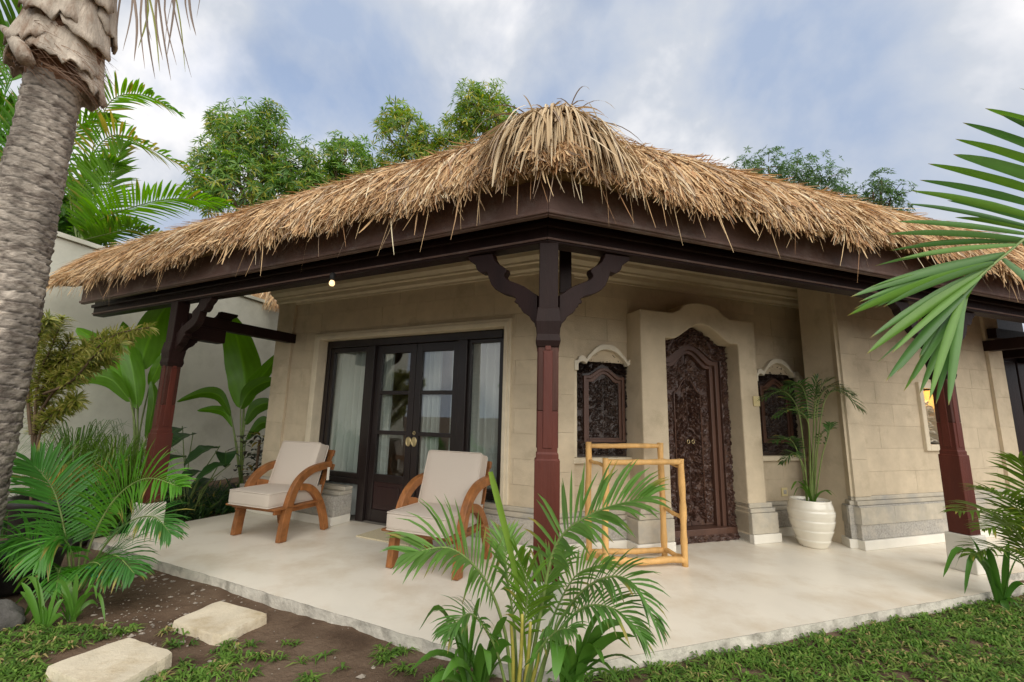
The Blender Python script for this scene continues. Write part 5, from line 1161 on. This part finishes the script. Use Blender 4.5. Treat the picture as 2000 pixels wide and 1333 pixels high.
# dark ground cover along the wall
b = MB()
for i in range(900):
    a, b2 = r.uniform(-40, 545), r.uniform(960, 1030); Y = r.uniform(4.5, 6.9); p = at(a, 990, Y); p[2] = GZ
    oA = p[0]*nA[0]+p[1]*nA[1]; sA = p[0]*dA[0]+p[1]*dA[1]; dw = (p[:2]-w0)@wn_
    if dw < .1 or (sA < 5.45): continue
    for k in range(7):
        t_ = r.uniform(0, 6.28); d = unit([math.cos(t_), math.sin(t_), r.uniform(.5, 2.2)]); leaflet(b, p+np.append(r.normal(0, .05, 2), 0), d, unit(np.cross(d, [.1, 0, 1.])), r.uniform(.12, .42), r.uniform(.006, .014), np.array([(.028, .075, .02), (.05, .11, .022), (.02, .055, .02)][r.integers(0, 3)])*r.uniform(.8, 1.2), r, droop=1.2, K=4, fold=.2, prof=(.5, 1, .7, .03))
b.build('ground_cover', 'leaf', None, recalc=False, attr=True, kind='stuff', label='dark leafy ground cover along the foot of the white wall', cat='ground cover')

# ------------------------------------------------------------------ potted palm
r = np.random.default_rng(71); pp = thing('potted_palm', (PC[0], PC[1], .40), 'slender dark green palm growing in the big cream pot', 'palm'); DG = (.030, .075, .024)
for q, n_l, L_ in ((((1578, 985), (1570, 880), (1558, 800), (1530, 765), (1492, 778)), 20, .20), (((1590, 985), (1598, 860), (1612, 780), (1640, 765), (1680, 800)), 22, .21), (((1588, 985), (1594, 850), (1600, 780), (1625, 755), (1662, 770)), 20, .18), (((1582, 985), (1580, 850), (1575, 780), (1560, 750), (1535, 757)), 18, .17), (((1586, 985), (1588, 860), (1590, 790), (1596, 738)), 18, .17),
                   (((1576, 985), (1566, 910), (1545, 860), (1512, 862)), 18, .17), (((1578, 985), (1572, 920), (1552, 885), (1528, 905)), 16, .13), (((1592, 985), (1604, 900), (1618, 850), (1622, 830)), 14, .12), (((1584, 985), (1582, 880), (1576, 820), (1548, 800), (1515, 815)), 16, .16), (((1588, 985), (1594, 900), (1604, 850), (1626, 838)), 14, .12), (((1586, 985), (1590, 820), (1602, 760), (1622, 742)), 16, .15)):
    Y0 = 4.62+r.uniform(-.08, .08); frond(pp, pxb(*[(a, b2, 4.62 if i == 0 else Y0-.05*i) for i, (a, b2) in enumerate(q)]), n_l, L_, .0075, np.array(DG)*r.uniform(.8, 1.5), r, droop=.8, vee=.2, start=.5, rad=.007, stem='stem_green')
for tx, ty in ((1635, 972), (1625, 968), (1545, 958), (1550, 970), (1562, 950)): strap(pp, at(1588, 985, 4.6), at(tx, ty, 4.5), .014, (.06, .14, .025), r, arch=.4, K=12)

# ------------------------------------------------------------------ right edge: palm and lily
r = np.random.default_rng(81); rpb = at(2015, 1160, 3.6); rpm = thing('areca_palm', (rpb[0], rpb[1], GZ), 'young yellow green palm at the right edge in front of the right post', 'palm')
for q, n_l, L_ in ((((1990, 1165), (1975, 1070), (1920, 1005), (1845, 1000)), 26, .26), (((1990, 1165), (1985, 1060), (1955, 985), (1890, 955)), 26, .27), (((1995, 1165), (2000, 1050), (1990, 950), (1965, 900)), 24, .28), (((1992, 1165), (1970, 1100), (1920, 1070), (1870, 1085)), 24, .22), (((2000, 1165), (2020, 1060), (2040, 980), (2080, 950)), 24, .28), (((1995, 1165), (1985, 1090), (1950, 1030), (1895, 1035)), 24, .24), (((1998, 1165), (2005, 1090), (2000, 1020), (1985, 985)), 20, .22)):
    Y0 = 3.5; frond(rpm, pxb(*[(a+26, b2, Y0-.07*i) for i, (a, b2) in enumerate(q)]), n_l, L_, .009, np.array((.085, .155, .028))*r.uniform(.8, 1.15), r, droop=.75, vee=.25, start=.30, rad=.008, split=False)
rlb = at(1958, 1188, 3.42); rl = thing('strap_lily', (rlb[0], rlb[1], GZ), 'lily of narrow arching strap leaves at the right end of the terrace', 'lily')
for tx, ty, wpx, ar in ((1842, 1128, 13, .45), (1866, 1108, 13, .45), (1893, 1048, 14, .15), (1930, 1072, 14, .12), (1992, 1085, 14, .1), (1884, 1160, 12, .5), (2000, 1205, 14, .4), (1915, 1100, 14, .3), (1970, 1060, 13, .05), (2010, 1150, 14, .3), (1975, 1240, 14, .5)):
    strap(rl, np.array([rlb[0]+r.uniform(-.04, .04), rlb[1], GZ]), at(tx, ty, 3.36+r.uniform(-.15, .08)), wpx*3.4/F_PX*.42, (.06, .16, .035), r, arch=ar)

# ------------------------------------------------------------------ palms and trees behind
r = np.random.default_rng(91)
def backpalm(base, label, fr, col, Y, w=.021):
    t_ = thing('feather_palm', (base[0], base[1], GZ), label, 'palm tree', 'palms behind the white wall')
    q = fr[0][0][0]; topc = np.array([base[0], base[1], at(q[0], q[1], Y)[2]])
    MB().tube([(base[0], base[1], GZ), (base[0]+.03, base[1], topc[2]*.5), tuple(topc)], [.07, .06, .05], 9).build('trunk', 'stem_green', t_, smooth=True)
    for pts_, n_l, L_, cm, sp, ye in fr: frond(t_, [topc]+pxb(*[(a, b2, Y-.06*i) for i, (a, b2) in enumerate(pts_)]), int(n_l*1.45), L_*1.08, w, np.array(col)*cm, r, droop=.45, vee=.15, start=.30, rad=.014, face=-.6, split=sp, mtl='leaf_far', yel=ye, a0=62, a1=20)
bpA = at(150, 470, 7.6)[:2]
backpalm(bpA, 'feathery palm behind the white wall, right of the big trunk', [
    (((165, 470), (195, 430), (270, 402), (345, 388), (442, 398)), 34, .62, 1.0, True, .02), (((160, 470), (180, 300), (215, 200), (280, 186), (350, 222)), 32, .50, .95, True, .10), (((158, 470), (170, 330), (220, 265), (295, 292), (395, 345)), 32, .55, .9, True, .30),
    (((160, 470), (190, 420), (212, 355), (240, 285)), 28, .60, .85, False, 0), (((155, 470), (150, 400), (180, 340), (228, 318)), 26, .5, .8, False, 0), (((160, 470), (200, 460), (260, 450), (330, 475)), 28, .48, .7, False, .03), (((150, 470), (130, 330), (150, 250), (215, 230)), 26, .5, .8, False, .05), (((150, 470), (140, 380), (110, 300), (60, 270)), 26, .5, .7, False, 0), (((165, 470), (230, 440), (300, 455), (370, 480)), 24, .4, .55, False, 0)], (.115, .265, .028), 7.6)
bpB = at(-15, 420, 7.0)[:2]
backpalm(bpB, 'darker feathery palm behind the white wall, left of the big trunk', [
    (((-10, 420), (-5, 300), (10, 180), (45, 90)), 28, .5, .8, False, 0), (((-15, 420), (10, 330), (40, 250), (60, 190)), 26, .5, .9, False, 0), (((-20, 420), (-30, 250), (-5, 130), (20, 60)), 26, .5, .7, False, 0), (((-15, 420), (15, 380), (45, 340), (80, 340)), 24, .5, .7, False, 0), (((-20, 420), (-40, 330), (-20, 230), (25, 200)), 24, .5, .7, False, 0)], (.08, .22, .028), 7.0)
def rosette(b, p, d, n, L_, w, cols, r):
    u = unit(np.cross(d, [.2, .1, 1.])); v = np.cross(d, u)
    for i in range(n):
        a = 6.28*i/n+r.uniform(-.4, .4); q = unit(d*r.uniform(.0, .7)+(u*math.cos(a)+v*math.sin(a))); S = unit(np.cross(q, d)+r.normal(0, .2, 3)); c = cols[r.integers(0, len(cols))]*r.uniform(.75, 1.2)*np.array([1.45, 1.30, 1.1])
        ln = L_*r.uniform(.7, 1.15); P1 = p+q*ln*.5; q2 = unit(q+np.array([0, 0, -1.0])*r.uniform(.3, 1.1)); P2 = P1+q2*ln*.5
        b.add([p, P1-S*w, P1+S*w, P2], [(0, 1, 3, 2)], c)
def tree(base, label, blobs, Y, cols, nper, L_, w, group, seed, hgt=None):
    r = np.random.default_rng(seed); t_ = thing('leafy_tree', (base[0], base[1], GZ), label, 'tree', group)
    cen = [(at(a, b2, Y+dy), rad*(Y+dy)/F_PX) for a, b2, rad, dy in blobs]; fork = np.array([base[0], base[1], min(c[2] for c, _ in cen)-1.0])
    MB().tube([(base[0], base[1], GZ), (base[0]+.1, base[1]+.05, fork[2]*.5), tuple(fork)], [.22, .18, .14], 10).build('trunk', 'stem_brown', t_, smooth=True)
    lb = MB(); cr = MB()
    for c, rad in cen:
        lb.tube(curve_pts([fork, fork*.45+c*.55+np.array([0, 0, -.15]), c], 8), np.linspace(.07, .02, 8), 6)
        for k in range(int(nper*(rad/1.0)**2)):
            d = unit(r.normal(0, 1, 3)*np.array([1, 1, .95])); q = rad*r.uniform(.42, 1.0)**.6*(1+.40*mnoise.noise(Vector(d*2.0)+Vector((seed, 0, 0)))+(.22 if r.random() < .05 else 0)); p = c+d*q
            if k % 6 == 0: lb.tube([c+d*q*.25, c+d*q*.7, p], [.014, .009, .004], 4, caps=False)
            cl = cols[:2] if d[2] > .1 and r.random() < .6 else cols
            rosette(cr, p, unit(d+np.array([0, 0, .35])+r.normal(0, .25, 3)), 9, L_, w, cl, r)
    lb.build('limbs', 'stem_brown', t_, smooth=True); cr.build('crown', 'leaf_far', t_, recalc=False, attr=True)
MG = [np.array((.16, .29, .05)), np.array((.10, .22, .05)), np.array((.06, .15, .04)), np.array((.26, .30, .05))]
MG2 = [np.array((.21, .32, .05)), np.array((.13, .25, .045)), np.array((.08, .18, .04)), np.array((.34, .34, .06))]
tb1 = at(500, 450, 12.5)[:2]
tree(tb1, 'bushy green tree behind the roof, nearest the feathery palm', [(480, 275, 68, 0), (425, 330, 55, -.3), (535, 300, 55, .2), (440, 250, 42, .3), (525, 235, 36, 0), (570, 350, 60, .2), (470, 370, 70, -.4), (625, 330, 52, .4), (680, 310, 55, .5), (400, 380, 40, -.2), (610, 380, 50, .2), (660, 360, 45, .3), (720, 345, 40, .6), (545, 395, 50, 0)], 12.5, MG, 190, .32, .025, 'trees behind the roof', 3)
tb2 = at(860, 450, 12.0)[:2]
tree(tb2, 'taller airy green tree rising behind the roof just left of the thatch peak', [(790, 262, 48, 0), (775, 222, 30, 0), (810, 305, 44, .2), (835, 275, 34, .1), (925, 215, 46, 0), (955, 190, 34, .1), (905, 250, 46, .2), (960, 235, 40, 0), (915, 185, 26, 0), (885, 290, 40, .2), (985, 215, 26, .1), (850, 330, 50, .4), (770, 320, 40, .3), (745, 250, 20, .2), (985, 270, 40, .2)], 12.0, MG2, 200, .29, .022, 'trees behind the roof', 5)
tb3 = at(1530, 520, 14.0)[:2]
tree(tb3, 'flat topped dark tree behind the right side of the roof', [(1450, 335, 38, 0), (1500, 325, 42, 0), (1555, 338, 46, .2), (1605, 350, 44, .1), (1425, 348, 24, .2), (1530, 365, 48, .3), (1590, 385, 48, .3), (1630, 375, 30, .2), (1470, 360, 36, .2), (1640, 395, 30, .2)], 14.0, [np.array((.09, .18, .055)), np.array((.065, .14, .05)), np.array((.045, .10, .04))], 150, .20, .020, 'trees behind the roof', 7)
tb4 = at(1720, 540, 13.0)[:2]
tree(tb4, 'small rounded dark tree behind the roof beside the big palm leaf', [(1705, 375, 36, 0), (1740, 385, 34, 0), (1680, 400, 26, .1), (1720, 410, 40, .2), (1758, 408, 24, .1), (1722, 350, 22, 0), (1690, 425, 30, .2)], 13.0, [np.array((.09, .18, .055)), np.array((.065, .14, .05)), np.array((.045, .10, .04))], 150, .20, .020, 'trees behind the roof', 9)
# leafy shrub seen between the trunk and the feathery palm
sb = at(150, 440, 7.9)[:2]
tree(sb, 'bright green broad leaved tree just behind the white wall by the trunk', [(150, 430, 48, 0), (135, 380, 36, .1), (175, 455, 36, 0), (120, 440, 36, .1), (20, 330, 44, .2), (10, 400, 40, .2), (25, 240, 38, .3)], 8.2, [np.array((.10, .25, .02)), np.array((.07, .19, .025)), np.array((.05, .13, .02))], 320, .2, .035, 'trees behind the roof', 13)
# thatch eave of the rear of the house seen past the far corner
r = np.random.default_rng(99); b = MB()
for i in range(700):
    a = r.uniform(455, 560); p = at(a, 560+.18*(a-455), 9.0+r.uniform(-.1, .3)); q = p+np.array([r.uniform(-.1, .1), -.15, -r.uniform(.25, .42)]); b.ribbon(np.array([p+np.array([0, .4, .3]), p, q]), unit([1, r.normal(0, .4), 0]), [.006, .006, .003], thatch_cols(1, r)[0])
re_ = b.build('rear_eave_thatch', 'thatch', roof, recalc=False, attr=True, kind='stuff')

# two unseen leafy trees added on the garden side for the panes to mirror
for (x_, y_), lab, sd_ in (((-6.2, -1.2), 'unseen bushy tree added out front to be mirrored in the french doors', 17), ((-4.6, -3.6), 'unseen bushy tree added for the door reflections, farther from the house than its neighbour', 19)):
    r = np.random.default_rng(sd_); t_ = thing('reflection_tree', (x_, y_, GZ), lab, 'tree', 'unseen trees added for reflections'); MB().tube([(x_, y_, GZ), (x_+.05, y_, 1.6)], [.09, .06], 8).build('trunk', 'stem_brown', t_, smooth=True); cr = MB()
    for k in range(420):
        d = unit(r.normal(0, 1, 3)); p = np.array([x_, y_, 1.7])+d*np.array([1.0, 1.0, 1.35])*r.uniform(.5, 1.05); rosette(cr, p, d, 8, .2, .025, MG, r)
    cr.build('crown', 'leaf_far', t_, recalc=False, attr=True)

#SECTION grass
# ------------------------------------------------------------------ grass patches and pebbles
r = np.random.default_rng(101)
def dens(px_, py_):
    if px_ < 360 and py_ > 1225: return .9 if px_+ (1333-py_)*.6 < 330 else .45
    if px_ < 360: return .03
    if px_ < 560: return .46 if py_ > 1255 else .16
    if px_ < 870: return .36 if py_ < 1300 else .40
    if px_ > 1180: return .93
    return .6
P_, S_, W_, C_ = [], [], [], []
n_try = 0; count = 0
def in_terrace(x, y): return (x*nA[0]+y*nA[1] < TO+.02) and (x*nB[0]+y*nB[1] < TO+.02)
stones = [(-1.78, 2.99, .30), (-2.02, 2.50, .34)]
def project(P):
    d = np.array(P)-np.array([0, 0, CAM_H]); z = d@Fv; return 1000+F_PX*(d@RR)/z, 666.5-F_PX*(d@UU)/z
while n_try < 60000:
    n_try += 1
    y = 1.2+3.4*r.random()**1.5; x = r.uniform(-3.6, 4.4)
    if in_terrace(x, y) or any(abs(x-a)+abs(y-b2)*1.0 < q*.95 for a, b2, q in stones): continue
    a, b2 = project((x, y, GZ)); 
    if a < -120 or a > 2120: continue
    cl = .5+.5*mnoise.noise(Vector((x*3.2, y*3.2, 1.5)))+.35*mnoise.noise(Vector((x*9, y*9, 4)))
    dn = dens(a, b2)
    if r.random() > .50 or cl < 1-dn*.92: continue
    z0 = GZ-.012+soil_h(x, y); c0 = np.array([(.085, .185, .03), (.115, .225, .04), (.16, .24, .06), (.06, .14, .025), (.30, .27, .12)][r.choice(5, p=[.34, .28, .16, .16, .06])])
    for k in range(r.integers(4, 8)):
        t = r.uniform(0, 6.28); L_ = r.uniform(.032, .080); d = np.array([math.cos(t), math.sin(t), 0]); p = np.array([x, y, z0]); h = r.uniform(.008, .032)
        P_.append([p, p+d*L_*.45+np.array([0, 0, h]), p+d*L_+np.array([0, 0, h*.55])]); S_.append([-d[1], d[0], r.uniform(-.3, .3)]); W_.append(np.array([.5, 1, .12])*r.uniform(.0034, .0058)); C_.append(c0*np.array([1.35, 1.22, 1.1])*r.uniform(.75, 1.3))
v, f_, c_ = strands(np.array(P_), np.array(S_), np.array(W_), np.array(C_))
o = bpy.data.objects.new('grass', quad_mesh('grass', v, f_, c_, 'grass')); put(o, None, 'short broad bladed lawn grass, thin over the bare soil', 'grass', None, 'stuff')
b = MB(); ico = [(0, 0, 1), (.9, 0, .2), (.3, .85, .2), (-.75, .5, .15), (-.7, -.55, .2), (.3, -.85, .2), (0, 0, -.6)]; icf = [(0, 1, 2), (0, 2, 3), (0, 3, 4), (0, 4, 5), (0, 5, 1), (6, 2, 1), (6, 3, 2), (6, 4, 3), (6, 5, 4), (6, 1, 5)]
for i in range(560):
    if i < 400: g = ground_at(r.uniform(180, 480), r.uniform(1110, 1260))
    else: g = ground_at(r.uniform(0, 1000), r.uniform(1110, 1345))
    if in_terrace(g[0], g[1]): continue
    s_ = r.uniform(.003, .009) if r.random() < .86 else r.uniform(.011, .024); rot = r.uniform(0, 6.28); ca, sa = math.cos(rot), math.sin(rot); sc = r.uniform(.7, 1.3, 3)*s_; sc[2] *= .6
    V = [(g[0]+(q[0]*ca-q[1]*sa)*sc[0], g[1]+(q[0]*sa+q[1]*ca)*sc[1], GZ-.010+soil_h(g[0], g[1])+q[2]*sc[2]) for q in np.array(ico)*r.uniform(.75, 1.2, (7, 1))]
    b.add(V, icf)
b.build('pebbles', 'pebble', None, kind='stuff', label='small pale pebbles scattered over the dark soil left of the terrace', cat='pebbles')
